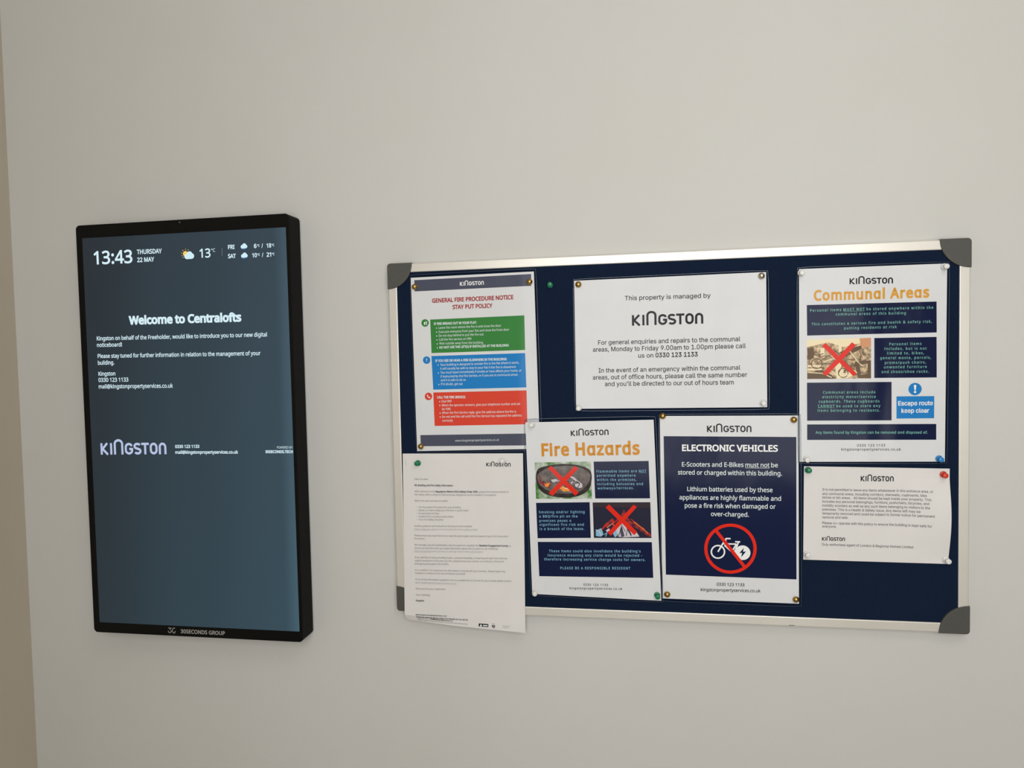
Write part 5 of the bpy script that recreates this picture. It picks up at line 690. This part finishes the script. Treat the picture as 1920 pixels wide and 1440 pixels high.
def lathe(name, prof, loc, m, parent, seg=20, label=None, tilt=(0, 0)):
    """prof: (radius, height above the board); the axis points out of the wall, towards -Y"""
    v, f = [], []
    for r, h in prof:
        for i in range(seg):
            a = 2 * math.pi * i / seg
            v.append((loc[0] + r * math.cos(a) + tilt[0] * h, loc[1] - h, loc[2] + r * math.sin(a) + tilt[1] * h))
    k = len(prof)
    for j in range(k - 1):
        for i in range(seg):
            f.append((j * seg + i, j * seg + (i + 1) % seg, (j + 1) * seg + (i + 1) % seg, (j + 1) * seg + i))
    f.append(tuple(range(seg))); f.append(tuple((k - 1) * seg + i for i in range(seg)))
    o = obj(name, v, f, m, parent, smooth=True, label=label); fix_normals(o)
    return o

# ------------------------------------------------------------------ lettering
def glyph_outline(font, ch):
    d = FONTS[font]
    adv, cs = d.get(ord(ch), d[45])
    return adv / 1000.0, [[(c[i] / 1000.0, c[i + 1] / 1000.0) for i in range(0, len(c), 2)] for c in cs]
GC = {}
def glyph(font, ch, wt, single):
    key = (font, ch, wt, single)
    if key in GC: return GC[key]
    src = ch
    if single and ch == 'a': src = 'q'          # one-storey a: the bowl and stem of q cut at the baseline
    adv, cs = glyph_outline(font, src)
    if src != ch: cs = [[(x, max(y, 0.0) if y < -0.03 else y) for x, y in c] for c in cs]
    V, Fc = [], []
    polys = [[Vector((x, y, 0)) for x, y in c] for c in cs if len(c) > 2]
    def area_of(c): return sum(c[i - 1].x * c[i].y - c[i].x * c[i - 1].y for i in range(len(c))) / 2
    def within(p, c):
        k = False
        for i in range(len(c)):
            a, b = c[i - 1], c[i]
            if (a.y > p.y) != (b.y > p.y) and p.x < (b.x - a.x) * (p.y - a.y) / (b.y - a.y) + a.x: k = not k
        return k
    if polys:
        big = max(polys, key=lambda c: abs(area_of(c)))
        sg = 1 if area_of(big) > 0 else -1
        outers = [c for c in polys if area_of(c) * sg > 0]
        comps = [[o] for o in outers]
        for h in polys:
            if area_of(h) * sg > 0: continue
            for cp in comps:
                if within(h[0], cp[0]): cp.append(h); break
        for lv, cp in enumerate(comps):          # overlapping strokes of one letter get a hair of height each
            base0 = len(V)
            tri = tessellate_polygon(cp)
            for c in cp: V += [(p.x, p.y, lv) for p in c]
            Fc += [tuple(base0 + i for i in t) for t in tri]
            if not wt: continue
            for c in cp:
                n = len(c); base = len(V); offs = []
                for i in range(n):
                    a = (c[i] - c[i - 1]); b = (c[(i + 1) % n] - c[i])
                    if a.length < 1e-6: a = b
                    if b.length < 1e-6: b = a
                    a = a.normalized(); b = b.normalized()
                    na = Vector((a.y, -a.x, 0)); nb = Vector((b.y, -b.x, 0)); m = na + nb
                    m = m.normalized() if m.length > 1e-3 else na
                    offs.append(m * (sg * wt / max(0.55, m.dot(na))))
                V += [(c[i].x, c[i].y, lv) for i in range(n)]
                V += [((c[i] + offs[i]).x, (c[i] + offs[i]).y, lv) for i in range(n)]
                Fc += [(base + i, base + (i + 1) % n, base + n + (i + 1) % n, base + n + i) for i in range(n)]
    GC[key] = (adv, V, Fc)
    return GC[key]
def text_mesh(font, single, track, under, wt, x, y, wdt, dy, em, txt, V, Fc):
    """lay a line of text: baseline from (x, y) to (x+wdt, y+dy) in sheet millimetres, y down"""
    g = [glyph(font, ch, wt, single) for ch in txt]
    first = min([p[0] for p in g[0][1]], default=0); last = g[-1]
    adv = sum(k[0] for k in g[:-1]) + max([p[0] for p in last[1]], default=last[0]) - first
    if track:
        sx = em * 0.88; tr = (wdt / sx - adv) / max(1, len(txt) - 1)
    else:
        sx = wdt / adv; tr = 0.0
    cx = -first
    for (a, vv, ff) in g:
        b = len(V)
        for px, py, lv in vv:
            X = (cx + px) * sx
            V.append((x + X, y + dy * X / wdt - py * em, lv))
        Fc += [tuple(b + i for i in t) for t in ff]
        cx += a + tr
    if under:
        b = len(V); t = em * 0.045; o = em * 0.10
        V += [(x, y + o), (x + wdt, y + o + dy), (x + wdt, y + o + t + dy), (x, y + o + t)]
        Fc.append((b, b + 1, b + 2, b + 3))
def stroke(pts, wd, V, Fc):
    """a mitred band along a line, closed when the ends meet"""
    h = wd / 2
    P = [Vector(p) for p in pts]
    closed = (P[0] - P[-1]).length < 1e-3
    if closed: P = P[:-1]
    n = len(P); L, R = [], []
    for i in range(n):
        a = P[i] - P[i - 1] if (i > 0 or closed) else P[1] - P[0]
        b = P[(i + 1) % n] - P[i] if (i < n - 1 or closed) else P[n - 1] - P[n - 2]
        a = a.normalized() if a.length > 1e-7 else b.normalized()
        b = b.normalized() if b.length > 1e-7 else a
        na = Vector((-a.y, a.x)); nb = Vector((-b.y, b.x)); m = na + nb
        m = m.normalized() if m.length > 1e-3 else na
        m = m * (h / max(.5, m.dot(na)))
        L.append(P[i] + m); R.append(P[i] - m)
    k = len(V)
    V += [tuple(v) for v in L] + [tuple(v) for v in R]
    for i in range(n if closed else n - 1):
        j = (i + 1) % n; Fc.append((k + i, k + j, k + n + j, k + n + i))
def disc(x, y, r, V, Fc, n=24):
    k = len(V); V += [(x + r * math.cos(2 * math.pi * i / n), y + r * math.sin(2 * math.pi * i / n)) for i in range(n)]
    Fc.append(tuple(range(k, k + n)))
def arc(cx, cy, rx, ry, a0, a1, n=10):
    return [(cx + rx * math.cos(math.radians(a0 + (a1 - a0) * i / n)), cy + ry * math.sin(math.radians(a0 + (a1 - a0) * i / n))) for i in range(n + 1)]
def logo_strokes():
    """the word mark in cap-height units, y up, 6.5 wide"""
    s = .20; h = s / 2; S = []
    S.append([(h, h * 0), (h, 1)])                                     # K
    S.append([(.68, 1.0), (.20, .50), (.72, 0.0)])
    S.append([(1.06, 0), (1.06, 1)])                                   # I
    S.append([(1.43, 0), (1.43, .93)] + arc(1.80, .93, .37, .31, 180, 0, 14) + [(2.17, .93), (2.17, 0)])   # tall arched n
    S.append(arc(2.83, .64, .31, .27, 20, 180, 10) + arc(2.83, .36, .31, .27, 180, 360, 12) + [(3.14, .47), (2.86, .47)])  # G
    S.append(arc(3.68, .72, .27, .19, 30, 90, 5) + arc(3.64, .715, .25, .195, 90, 270, 10) + arc(3.70, .285, .26, .195, 90, -90, 10) + arc(3.66, .29, .28, .2, 270, 215, 5))  # S
    S.append([(4.06, .91), (4.80, .91)]); S.append([(4.43, 0), (4.43, .91)])                                # T
    S.append(arc(5.26, .63, .28, .28, 0, 180, 12) + arc(5.26, .37, .28, .28, 180, 360, 12) + [(5.54, .63)])  # O
    S.append([(5.86, 0), (5.86, .63)] + arc(6.13, .63, .27, .28, 180, 0, 12) + [(6.40, .63), (6.40, 0)])    # n
    return s, S

INK = {}
def ink(name, col, spec=0.25, rough=0.6):
    c = rgb(*col)
    INK[name] = mat('ink_' + name, tuple(min(.9, k * 1.22) for k in c[:3]) + (1,), rough, spec=spec)
for n_, c_ in dict(ink=(24, 22, 26), greyprint=(98, 94, 92), linkgrey=(150, 148, 150), greyink=(150, 148, 145), slate=(74, 77, 92),
                   white=(232, 232, 232), pale=(205, 214, 214), red=(150, 48, 48), green=(58, 122, 62), blue=(38, 118, 182), brick=(202, 68, 52),
                   gold=(194, 130, 30), palegold=(202, 146, 58), navy=(22, 29, 58), cyan=(124, 172, 196), mint=(116, 172, 162), cross=(208, 44, 30),
                   flame=(236, 140, 62), ash=(192, 184, 190), night=(40, 40, 56), soot=(54, 46, 52), yellow=(250, 205, 90), cream=(226, 208, 172),
                   umber=(96, 76, 56), brickish=(196, 140, 104)).items():
    ink(n_, c_)
INK['grass'] = noise_mat('ink_grass', rgb(70, 126, 50), rgb(206, 212, 202), 70, .5)
INK['steel'] = noise_mat('ink_steel', rgb(44, 38, 38), rgb(66, 58, 56), 120, .5)
INK['char'] = noise_mat('ink_char', rgb(92, 86, 82), rgb(128, 119, 114), 90, .5)
INK['ember'] = noise_mat('ink_ember', rgb(186, 62, 52), rgb(60, 44, 62), 170, .5)
INK['sepia'] = noise_mat('ink_sepia', rgb(112, 88, 66), rgb(226, 200, 160), 150, .5)

# ------------------------------------------------------------------ sheets
def lerp2(q, u, v):
    a, b, c, d = q
    return ((1 - u) * (1 - v) * a[0] + u * (1 - v) * b[0] + u * v * c[0] + (1 - u) * v * d[0],
            (1 - u) * (1 - v) * a[1] + u * (1 - v) * b[1] + u * v * c[1] + (1 - u) * v * d[1])
def sstep(t): t = max(0.0, min(1.0, t)); return t * t * (3 - 2 * t)
def bulge(name, u, v):
    """how far the sheet stands off its plane, in mm"""
    if name == 'note':
        return 9.0 * sstep((u - .62) / .38) * math.sin(math.pi * min(1, max(0, (v - .10) / .86))) ** 1.2 + 1.2 * math.sin(math.pi * v) * math.sin(math.pi * u)
    if name == 'letter':
        a = sstep((v - .958) / .042 * .5); b = max(0.0, (.42 - u) / .42)
        return 1.3 * math.sin(math.pi * v) * math.sin(math.pi * u) - 14.0 * a * b ** 1.3 + 2.2 * sstep((v - .6) / .4) * u
    return 0.0
def place(name, x, y, lift):
    W, H, Y, q = SHEETS[name]
    u, v = x / W, y / H
    X, Z = lerp2(q, u, v)
    return (X / 1000, (Y - bulge(name, min(1, max(0, u)), min(1, max(0, v))) - lift) / 1000, Z / 1000)
def grid(name, xs, ys, fn, thick=None):
    V, Fc = [], []
    nx, ny = len(xs), len(ys)
    for s in range(2 if thick else 1):
        for j in range(ny):
            for i in range(nx):
                V.append(fn(i, j, -thick if s else 0.0) if thick else fn(i, j, 0.0))
    for j in range(ny - 1):
        for i in range(nx - 1):
            a = j * nx + i; Fc.append((a, a + nx, a + nx + 1, a + 1))
            if thick: b = a + nx * ny; Fc.append((b, b + 1, b + nx + 1, b + nx))
    if thick:
        ring = [i for i in range(nx)] + [j * nx + nx - 1 for j in range(1, ny)] + [(ny - 1) * nx + i for i in range(nx - 2, -1, -1)] + [j * nx for j in range(ny - 2, 0, -1)]
        n = len(ring)
        for k in range(n):
            a, b = ring[k], ring[(k + 1) % n]; Fc.append((a, b, b + nx * ny, a + nx * ny))
    return V, Fc
def make_sheet(key, obname, label, cat, paper, laminated=None, film_gain=1.0, margins=(4, 4, 4, 4)):
    W, H, Y, q = SHEETS[key]
    cx, cz = lerp2(q, .5, 1.0)
    root = empty(obname, (cx / 1000, Y / 1000, cz / 1000), label, cat, 'notices pinned to the noticeboard')
    n = 28 if not laminated else 2
    xs = [W * i / (n - 1) for i in range(n)]; ys = [H * i / (n - 1) for i in range(n)]
    V, Fc = grid(key, xs, ys, lambda i, j, t: place(key, xs[i], ys[j], t), .22)
    o = obj('paper', V, Fc, paper, root); fix_normals(o)
    if not laminated: o.data.polygons.foreach_set('use_smooth', [False] * len(o.data.polygons))
    printing(key, root, LAM if laminated else None)
    if laminated:
        ml, mt, mr, mb = margins
        n = 14
        xs2 = [W * i / (n - 1) for i in range(n)]; ys2 = [H * i / (n - 1) for i in range(n)]
        # sealed clear margin around the paper
        V, Fc = [], []
        inner = [(x, 0) for x in xs2] + [(W, y) for y in ys2[1:]] + [(x, H) for x in xs2[-2::-1]] + [(0, y) for y in ys2[-2:0:-1]]
        rr = 3.2
        def outer(x, y):
            X = -ml if x == 0 else (W + mr if x == W else x); Yy = -mt if y == 0 else (H + mb if y == H else y)
            return X, Yy
        ni = len(inner); ring = []
        for (x, y) in inner:
            ox, oy = outer(x, y)
            if x in (0, W) and y in (0, H):
                sx = 1 if x == 0 else -1; sy = 1 if y == 0 else -1
                ox += sx * .9; oy += sy * .9
            ring.append((ox, oy))
        mid = []
        for (x, y), (a, b) in zip(inner, ring):
            d = Vector((x - a, y - b)); d = d.normalized() * .55
            mid.append((a + d.x, b + d.y))
        for (x, y) in inner: V.append(place(key, x, y, .05))
        for (x, y) in mid: V.append(place(key, x, y, .02))
        for k in range(ni):
            l = (k + 1) % ni
            Fc.append((k, l, ni + l, ni + k))
        obj('film_margin', V, Fc, M['film_margin'], root, label='clear sealed laminate margin around the paper')
        V = [place(key, x, y, .02) for x, y in mid] + [place(key, x, y, .02) for x, y in ring] + [place(key, x, y, -.25) for x, y in ring]
        Fc = []
        for k in range(ni):
            l = (k + 1) % ni
            Fc.append((k, l, ni + l, ni + k)); Fc.append((ni + k, ni + l, 2 * ni + l, 2 * ni + k))
        obj('film_edge', V, Fc, M['film_edge'], root, label='thin shiny cut edge of the laminate')
    return root

def printing(key, root, glow=None):
    """all the print of a sheet, one mesh per kind of mark"""
    groups = []                 # [name, V, F, lifts, midx, mats]
    def grp(name, fresh=False):
        if not fresh:
            for g in groups:
                if g[0] == name: return g
        g = [name, [], [], [], [], [], 0]; groups.append(g); return g
    def add(g, V, Fc, lift, colname):
        b = len(g[1]); g[1] += V; g[2] += [tuple(b + i for i in f) for f in Fc]; g[3] += [lift + g[6] * .002 + (v[2] * .003 if len(v) > 2 else 0) for v in V]; g[6] += 1
        m = (glow or INK)[colname] if not glow or colname in glow else INK[colname]
        if m not in g[5]: g[5].append(m)
        g[4] += [g[5].index(m)] * len(Fc)
    ncross = 0
    for e in PRINT[key]:
        V, Fc = [], []
        k, part = e[0], e[1]
        if k == 'T':
            _, part, font, single, track, under, wt, colname, x, y, wd, dy, em, txt = e
            text_mesh(font, single, track, under, wt, x, y, wd, dy, em, txt, V, Fc)
            add(grp(part), V, Fc, .30, colname)
        elif k in 'PQ':
            pts = e[4]; n = len(pts)
            if k == 'Q':
                sm = []
                for i in range(n):
                    p0, p1, p2, p3 = (Vector(pts[(i + j) % n]) for j in (-1, 0, 1, 2))
                    for t in (0, .25, .5, .75):
                        sm.append(tuple(.5 * ((2 * p1) + (-p0 + p2) * t + (2 * p0 - 5 * p1 + 4 * p2 - p3) * t * t + (-p0 + 3 * p1 - 3 * p2 + p3) * t ** 3)))
                pts = sm
            tri = tessellate_polygon([[Vector((a, b, 0)) for a, b in pts]])
            V = list(pts); Fc = [tuple(t) for t in tri]
            if part == 'red_cross':
                ncross += 1; g = grp(part, fresh=(ncross % 2 == 1)) if ncross % 2 == 1 else [x_ for x_ in groups if x_[0] == part][-1]
            else:
                g = grp(part, fresh=part in ('text_panel',))
            add(g, V, Fc, .05 + .035 * e[3], e[2])
        elif k == 'K':
            stroke(e[5], e[4], V, Fc); add(grp(part), V, Fc, .05 + .035 * e[3], e[2])
        elif k == 'C':
            disc(e[4], e[5], e[6], V, Fc, 28 if e[6] > 1 else 10); add(grp(part), V, Fc, .05 + .035 * e[3], e[2])
        elif k == 'L':
            _, part, colname, x, y, wd, dy, cap = e
            s, S = logo_strokes(); sx = wd / 6.49; g = grp(part, fresh=True)
            for st in S:
                v2, f2 = [], []
                stroke(st, s, v2, f2)
                add(g, [(x + a * sx, y + dy * a / 6.49 - c * cap) for a, c in v2], f2, .28, colname)
    for name, V, Fc, lifts, midx, mats, k in groups:
        obj(name, [place(key, v[0], v[1], l) for v, l in zip(V, lifts)], Fc, mats, root, midx)

# ------------------------------------------------------------------ materials
M = {}
M['wall'] = noise_mat('wall_paint', rgb(206, 205, 200), rgb(208, 207, 203), 3, .62, .12, 260, spec=.35)
M['wall_side'] = noise_mat('side_wall_paint', rgb(190, 180, 163), rgb(193, 183, 166), 3, .65, .12, 260, spec=.3)
M['ceiling'] = mat('ceiling_paint', rgb(225, 224, 220), .8)
M['floor'] = noise_mat('floor_tile', rgb(196, 192, 185), rgb(206, 202, 195), 5, .45)
M['trim'] = mat('white_gloss_paint', rgb(225, 223, 218), .35)
M['fill_lamp_glass'] = mat('fill_lamp_diffuser', rgb(240, 238, 230), .5, emit=(1, .93, .82, 1), strength=1.5)  # glowing face of the added ceiling fill lamp
M['felt'] = noise_mat('blue_felt', rgb(18, 31, 52), rgb(20, 34, 57), 420, .95, .5, 1800, spec=.1)
M['alu'] = noise_mat('satin_aluminium', rgb(222, 218, 208), rgb(227, 223, 214), 8, .38, .04, 900, metal=.4)
M['cap'] = noise_mat('grey_plastic_cap', rgb(78, 77, 72), rgb(81, 80, 75), 300, .5, .06, 1500, spec=.35)
M['mark'] = mat('dark_scuff', rgb(84, 74, 58), .8)
M['paper'] = noise_mat('white_paper', rgb(224, 221, 218), rgb(227, 224, 221), 20, .75, spec=.2)
M['paper_lam'] = noise_mat('white_paper_laminated', rgb(220, 221, 222), rgb(223, 224, 225), 20, .7, spec=.15)
def laminate(m, name):
    """the glossy, slightly wavy plastic film over a print, as a clear coat"""
    m = m.copy(); m.name = name
    nt = m.node_tree; N = nt.nodes; L = nt.links; p = N['Principled BSDF']
    p.inputs['Coat Weight'].default_value = .24; p.inputs['Coat Roughness'].default_value = .13; p.inputs['Specular IOR Level'].default_value = 0.0
    g = N.new('ShaderNodeNewGeometry'); mp = N.new('ShaderNodeMapping'); mp.inputs['Scale'].default_value = (16, 4, 5)
    n = N.new('ShaderNodeTexNoise'); n.inputs['Scale'].default_value = 1.0; n.inputs['Detail'].default_value = 1.5
    b = N.new('ShaderNodeBump'); b.inputs['Strength'].default_value = 1.0; b.inputs['Distance'].default_value = .0022
    L.new(g.outputs['Position'], mp.inputs['Vector']); L.new(mp.outputs[0], n.inputs['Vector']); L.new(n.outputs['Fac'], b.inputs['Height'])
    L.new(b.outputs['Normal'], p.inputs['Coat Normal'])
    return m
M['paper_lam'] = laminate(M['paper_lam'], 'laminated_paper')
LAM = {k: laminate(v, 'laminated_ink_' + k) for k, v in INK.items()}
m_ = bpy.data.materials.new('clear_laminate_margin'); m_.use_nodes = True
nt_ = m_.node_tree; nt_.nodes.clear()
a_ = nt_.nodes.new('ShaderNodeBsdfTransparent'); a_.inputs[0].default_value = (.84, .86, .88, 1)
b_ = nt_.nodes.new('ShaderNodeOutputMaterial'); nt_.links.new(a_.outputs[0], b_.inputs[0])
M['film_margin'] = m_
M['film_edge'] = mat('laminate_edge', rgb(74, 82, 96), .25, spec=.6)
M['black'] = noise_mat('black_satin_casing', rgb(13, 12, 11), rgb(15, 14, 12), 200, .6, .03, 1200, spec=.1)
M['glassblack'] = mat('black_front_glass', rgb(9, 10, 10), .2, spec=.18)
M['brass'] = mat('brass', rgb(180, 145, 80), .27, 1.0)
M['silver'] = mat('silvered_brass', rgb(205, 190, 168), .25, 1.0)
def plastic(name, c, trans=0.0):
    m = mat(name, rgb(*c), .28, spec=.5)
    m.node_tree.nodes['Principled BSDF'].inputs['Transmission Weight'].default_value = trans
    return m
M['clear'] = plastic('clear_plastic', (246, 245, 242), .18)
M['green'] = plastic('green_plastic', (12, 120, 78))
M['bluepin'] = plastic('blue_plastic', (40, 130, 200))
M['redpin'] = plastic('red_plastic', (212, 62, 40))

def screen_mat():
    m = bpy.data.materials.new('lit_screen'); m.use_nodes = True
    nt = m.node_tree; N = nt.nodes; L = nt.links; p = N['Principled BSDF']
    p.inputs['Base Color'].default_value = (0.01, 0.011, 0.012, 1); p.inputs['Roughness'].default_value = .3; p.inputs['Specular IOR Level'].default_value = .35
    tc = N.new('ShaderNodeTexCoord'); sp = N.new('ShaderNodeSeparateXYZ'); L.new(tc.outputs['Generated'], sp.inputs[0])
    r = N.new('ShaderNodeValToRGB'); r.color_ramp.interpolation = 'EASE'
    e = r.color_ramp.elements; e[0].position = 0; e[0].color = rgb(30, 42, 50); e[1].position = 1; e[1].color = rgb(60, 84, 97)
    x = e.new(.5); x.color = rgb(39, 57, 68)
    x = e.new(.93); x.color = rgb(46, 66, 78)  # brighter right edge: reflected glow painted into the emission colour
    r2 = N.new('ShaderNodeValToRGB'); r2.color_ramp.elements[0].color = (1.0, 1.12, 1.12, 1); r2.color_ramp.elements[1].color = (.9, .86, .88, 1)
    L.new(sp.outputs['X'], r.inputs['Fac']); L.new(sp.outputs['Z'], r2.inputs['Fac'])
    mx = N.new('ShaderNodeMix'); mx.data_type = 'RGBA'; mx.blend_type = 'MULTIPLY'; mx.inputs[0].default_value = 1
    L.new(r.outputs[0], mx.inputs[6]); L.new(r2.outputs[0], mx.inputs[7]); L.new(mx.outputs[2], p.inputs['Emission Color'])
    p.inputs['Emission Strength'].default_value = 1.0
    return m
def glow(name, c):
    return mat('glow_' + name, (0, 0, 0, 1), .4, emit=rgb(*c), strength=1.0, spec=.2)
GLOW = {n: glow(n, c) for n, c in dict(white=(214, 238, 246), cloud=(208, 238, 248), lavender=(182, 194, 226), yellow=(252, 205, 96),
                                        sky=(60, 120, 190), grey=(120, 130, 145)).items()}

# ------------------------------------------------------------------ the room
def structure(o, label=None):
    o['kind'] = 'structure'
    if label: o['label'] = label
    return o
R_ = ROOM
structure(box('wall_front', R_['x0'] - .1, R_['x1'] + .1, 0, .1, R_['z0'], R_['z1'], M['wall']))
structure(box('wall_left', R_['x0'] - .1, R_['x0'], R_['y0'], 0, R_['z0'], R_['z1'], M['wall_side']))
structure(box('wall_right', R_['x1'], R_['x1'] + .1, R_['y0'], 0, R_['z0'], R_['z1'], M['wall_side']))
structure(box('wall_back', R_['x0'] - .1, R_['x1'] + .1, R_['y0'] - .1, R_['y0'], R_['z0'], R_['z1'], M['wall_side']))
structure(box('floor', R_['x0'] - .1, R_['x1'] + .1, R_['y0'] - .1, .1, R_['z0'] - .1, R_['z0'], M['floor']))
structure(box('ceiling', R_['x0'] - .1, R_['x1'] + .1, R_['y0'] - .1, .1, R_['z1'], R_['z1'] + .1, M['ceiling']))
structure(box('baseboard_front', R_['x0'], R_['x1'], -.018, 0, R_['z0'], R_['z0'] + .12, M['trim'], bv=.004))
structure(box('baseboard_left', R_['x0'], R_['x0'] + .018, R_['y0'], -.018, R_['z0'], R_['z0'] + .12, M['trim'], bv=.004))
# unseen window added in the wall behind the camera as a daylight source
WX0, WX1, WZ0, WZ1 = -.52, .92, -.43, 1.07
wn = structure(empty('added_window', ((WX0 + WX1) / 2, R_['y0'], WZ0)))
for x in (WX0, .20, WX1):
    box('added_window_frame', x - .03, x + .03, R_['y0'] + .001, R_['y0'] + .07, WZ0, WZ1, M['trim'], wn, .003)
for z in (WZ0, WZ1):
    box('added_window_frame', WX0 - .03, WX1 + .03, R_['y0'] + .001, R_['y0'] + .071, z - .03, z + .03, M['trim'], wn, .003)
box('added_window_sill', WX0 - .06, WX1 + .06, R_['y0'] + .001, R_['y0'] + .14, WZ0 - .06, WZ0 - .03, M['trim'], wn, .004)
lampo = empty('added_fill_lamp', (.5, -1.3, R_['z1']), 'flat square fill lamp, unseen, added on the ceiling', 'lamp')  # unseen lamp added to give warm fill
box('fill_lamp_frame', (.2), .8, -1.6, -1.0, R_['z1'] - .03, R_['z1'], M['trim'], lampo, .003)
box('fill_diffuser', (.23), .77, -1.57, -1.03, R_['z1'] - .036, R_['z1'] - .03, M['fill_lamp_glass'], lampo)

# ------------------------------------------------------------------ the noticeboard
HW, HH, FWD = .453, .298, .0146
nb = empty('noticeboard', (0, 0, -HH), 'wide blue felt noticeboard with pale metal frame and grey plastic corners', 'noticeboard')
FY, FELT = -.0163, -.0146
box('felt_panel', -HW + .008, HW - .008, FELT, -.002, -HH + .008, HH - .008, M['felt'], nb)
def rail(x0, x1, z0, z1): return box('frame_rail', x0, x1, FY, -.001, z0, z1, M['alu'], nb, .0012)
rail(-HW, HW, HH - FWD, HH); rail(-HW, HW, -HH, -HH + FWD)
rail(-HW, -HW + FWD, -HH + FWD, HH - FWD); rail(HW - FWD, HW, -HH + FWD, HH - FWD)
for sx in (-1, 1):
    for sz in (-1, 1):
        o_ = .0012; r = .0435; rc = .0055
        cx, cz = sx * (HW + o_), sz * (HH + o_)
        pts = [(cx - sx * rc + sx * rc * math.cos(math.radians(a)), cz - sz * rc + sz * rc * math.sin(math.radians(a))) for a in range(0, 91, 15)]
        pts += [(cx - sx * r * math.sin(math.radians(a)), cz - sz * r * math.cos(math.radians(a))) for a in range(90, -1, -6)]
        o = prism('corner_cap', pts, -.0180 if not (sx < 0 and sz < 0) else -.0168, -.0005, M['cap'], nb, .0007)
prism('scuff_mark', [(.192, -.2968), (.1945, -.2960), (.197, -.2965), (.200, -.2960), (.202, -.2966), (.197, -.2972)], -.01645, -.0160, M['mark'], nb)

make_sheet('general', 'fire_procedure_notice', 'laminated fire procedure notice with green, blue and red panels, upper left of board', 'notice', M['paper_lam'], True, margins=(2, 5, 4, 3))
make_sheet('center', 'property_manager_notice', 'laminated landscape notice with large dark word mark, top centre of board', 'notice', M['paper_lam'], True, margins=(2, 3, 3.5, 4))
make_sheet('fire', 'fire_hazards_poster', 'laminated poster with gold heading and two crossed-out fire photos', 'poster', M['paper_lam'], True, margins=(3, 6, 3.5, 3))
make_sheet('ev', 'electric_vehicles_poster', 'laminated poster with navy panel and red ring crossing out a bicycle', 'poster', M['paper_lam'], True, margins=(2, 3, 4, 5))
make_sheet('comm', 'communal_areas_poster', 'laminated poster with gold heading, navy boxes and crossed-out bicycle photo', 'poster', M['paper_lam'], True, margins=(3, 3, 3.5, 3))
make_sheet('note', 'entrance_area_notice', 'small landscape paper notice with wavy right edge, lower right of board', 'notice', M['paper'])
make_sheet('letter', 'paper_letter', 'plain printed paper letter hanging over the lower left of the board frame', 'letter', M['paper'])

# ------------------------------------------------------------------ pins
PUSH_C = [(0.0004, -.0012), (.0012, .0), (.0046, .0002), (.0049, .0009), (.0046, .0016), (.0030, .0022)]
PUSH_G = [(.0030, .0020), (.0026, .0034), (.0026, .0055), (.0031, .0072), (.0038, .0084), (.0040, .0092), (.0036, .0100), (.0020, .0103)]
DOME_R = [(.0010, -.0010), (.0046, .0002), (.0050, .0006), (.0050, .0012), (.0046, .0016)]
DOME_H = [(.0046, .0012), (.0044, .0024), (.0038, .0036), (.0028, .0045), (.0014, .0050), (.0003, .0051)]
PM = dict(brass='brass', silver='silver', clear='clear', green='green', blue='bluepin', red='redpin')
rnd = random.Random(4)
for kind, x, y, z, lab in PINS:
    loc = (x / 1000, y / 1000 - .0008, z / 1000)
    m = M[PM[kind]]
    if kind in ('brass', 'silver'):
        t = empty('drawing_pin', loc, lab, 'drawing pin', 'metal drawing pins on the noticeboard')
        lathe('rim', DOME_R, loc, m, t)
        lathe('dome', DOME_H, loc, m, t)
    else:
        t = empty('push_pin', loc, lab, 'push pin', 'plastic push pins on the noticeboard')
        tl = (rnd.uniform(-.12, .12), rnd.uniform(-.12, .12))
        lathe('collar', PUSH_C, loc, m, t, tilt=tl)
        lathe('grip', PUSH_G, loc, m, t, tilt=tl)

# ------------------------------------------------------------------ the digital display
W, H, Y, q = SHEETS['display']
x0, x1, z1, z0 = q[0][0] / 1000, q[1][0] / 1000, q[0][1] / 1000, q[3][1] / 1000
FR = Y / 1000
dd = empty('digital_display', ((x0 + x1) / 2, 0, z0), 'tall black wall-mounted digital display showing a welcome message', 'display')
prism('casing', rounded(x0, x1, z0, z1, .0075), FR + .0001, -.0035, M['black'], dd, .0012)
prism('front_glass', rounded(x0 + .0018, x1 - .0018, z0 + .0018, z1 - .0018, .006), FR, FR + .002, M['glassblack'], dd, label='black glass border around the lit screen')
box('wall_plate', x0 + .05, x1 - .05, -.0035, 0, z0 + .08, z1 - .08, M['black'], dd)
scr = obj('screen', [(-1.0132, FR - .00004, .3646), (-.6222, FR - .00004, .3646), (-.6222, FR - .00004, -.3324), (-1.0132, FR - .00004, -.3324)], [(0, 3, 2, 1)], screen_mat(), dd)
printing('display', dd, GLOW)
lathe('camera_lens', [(.0003, 0), (.0016, .0001), (.0016, .0006), (.0006, .0008)], (-.8198, FR - .0001, .3829), M['cap'], dd, 12)
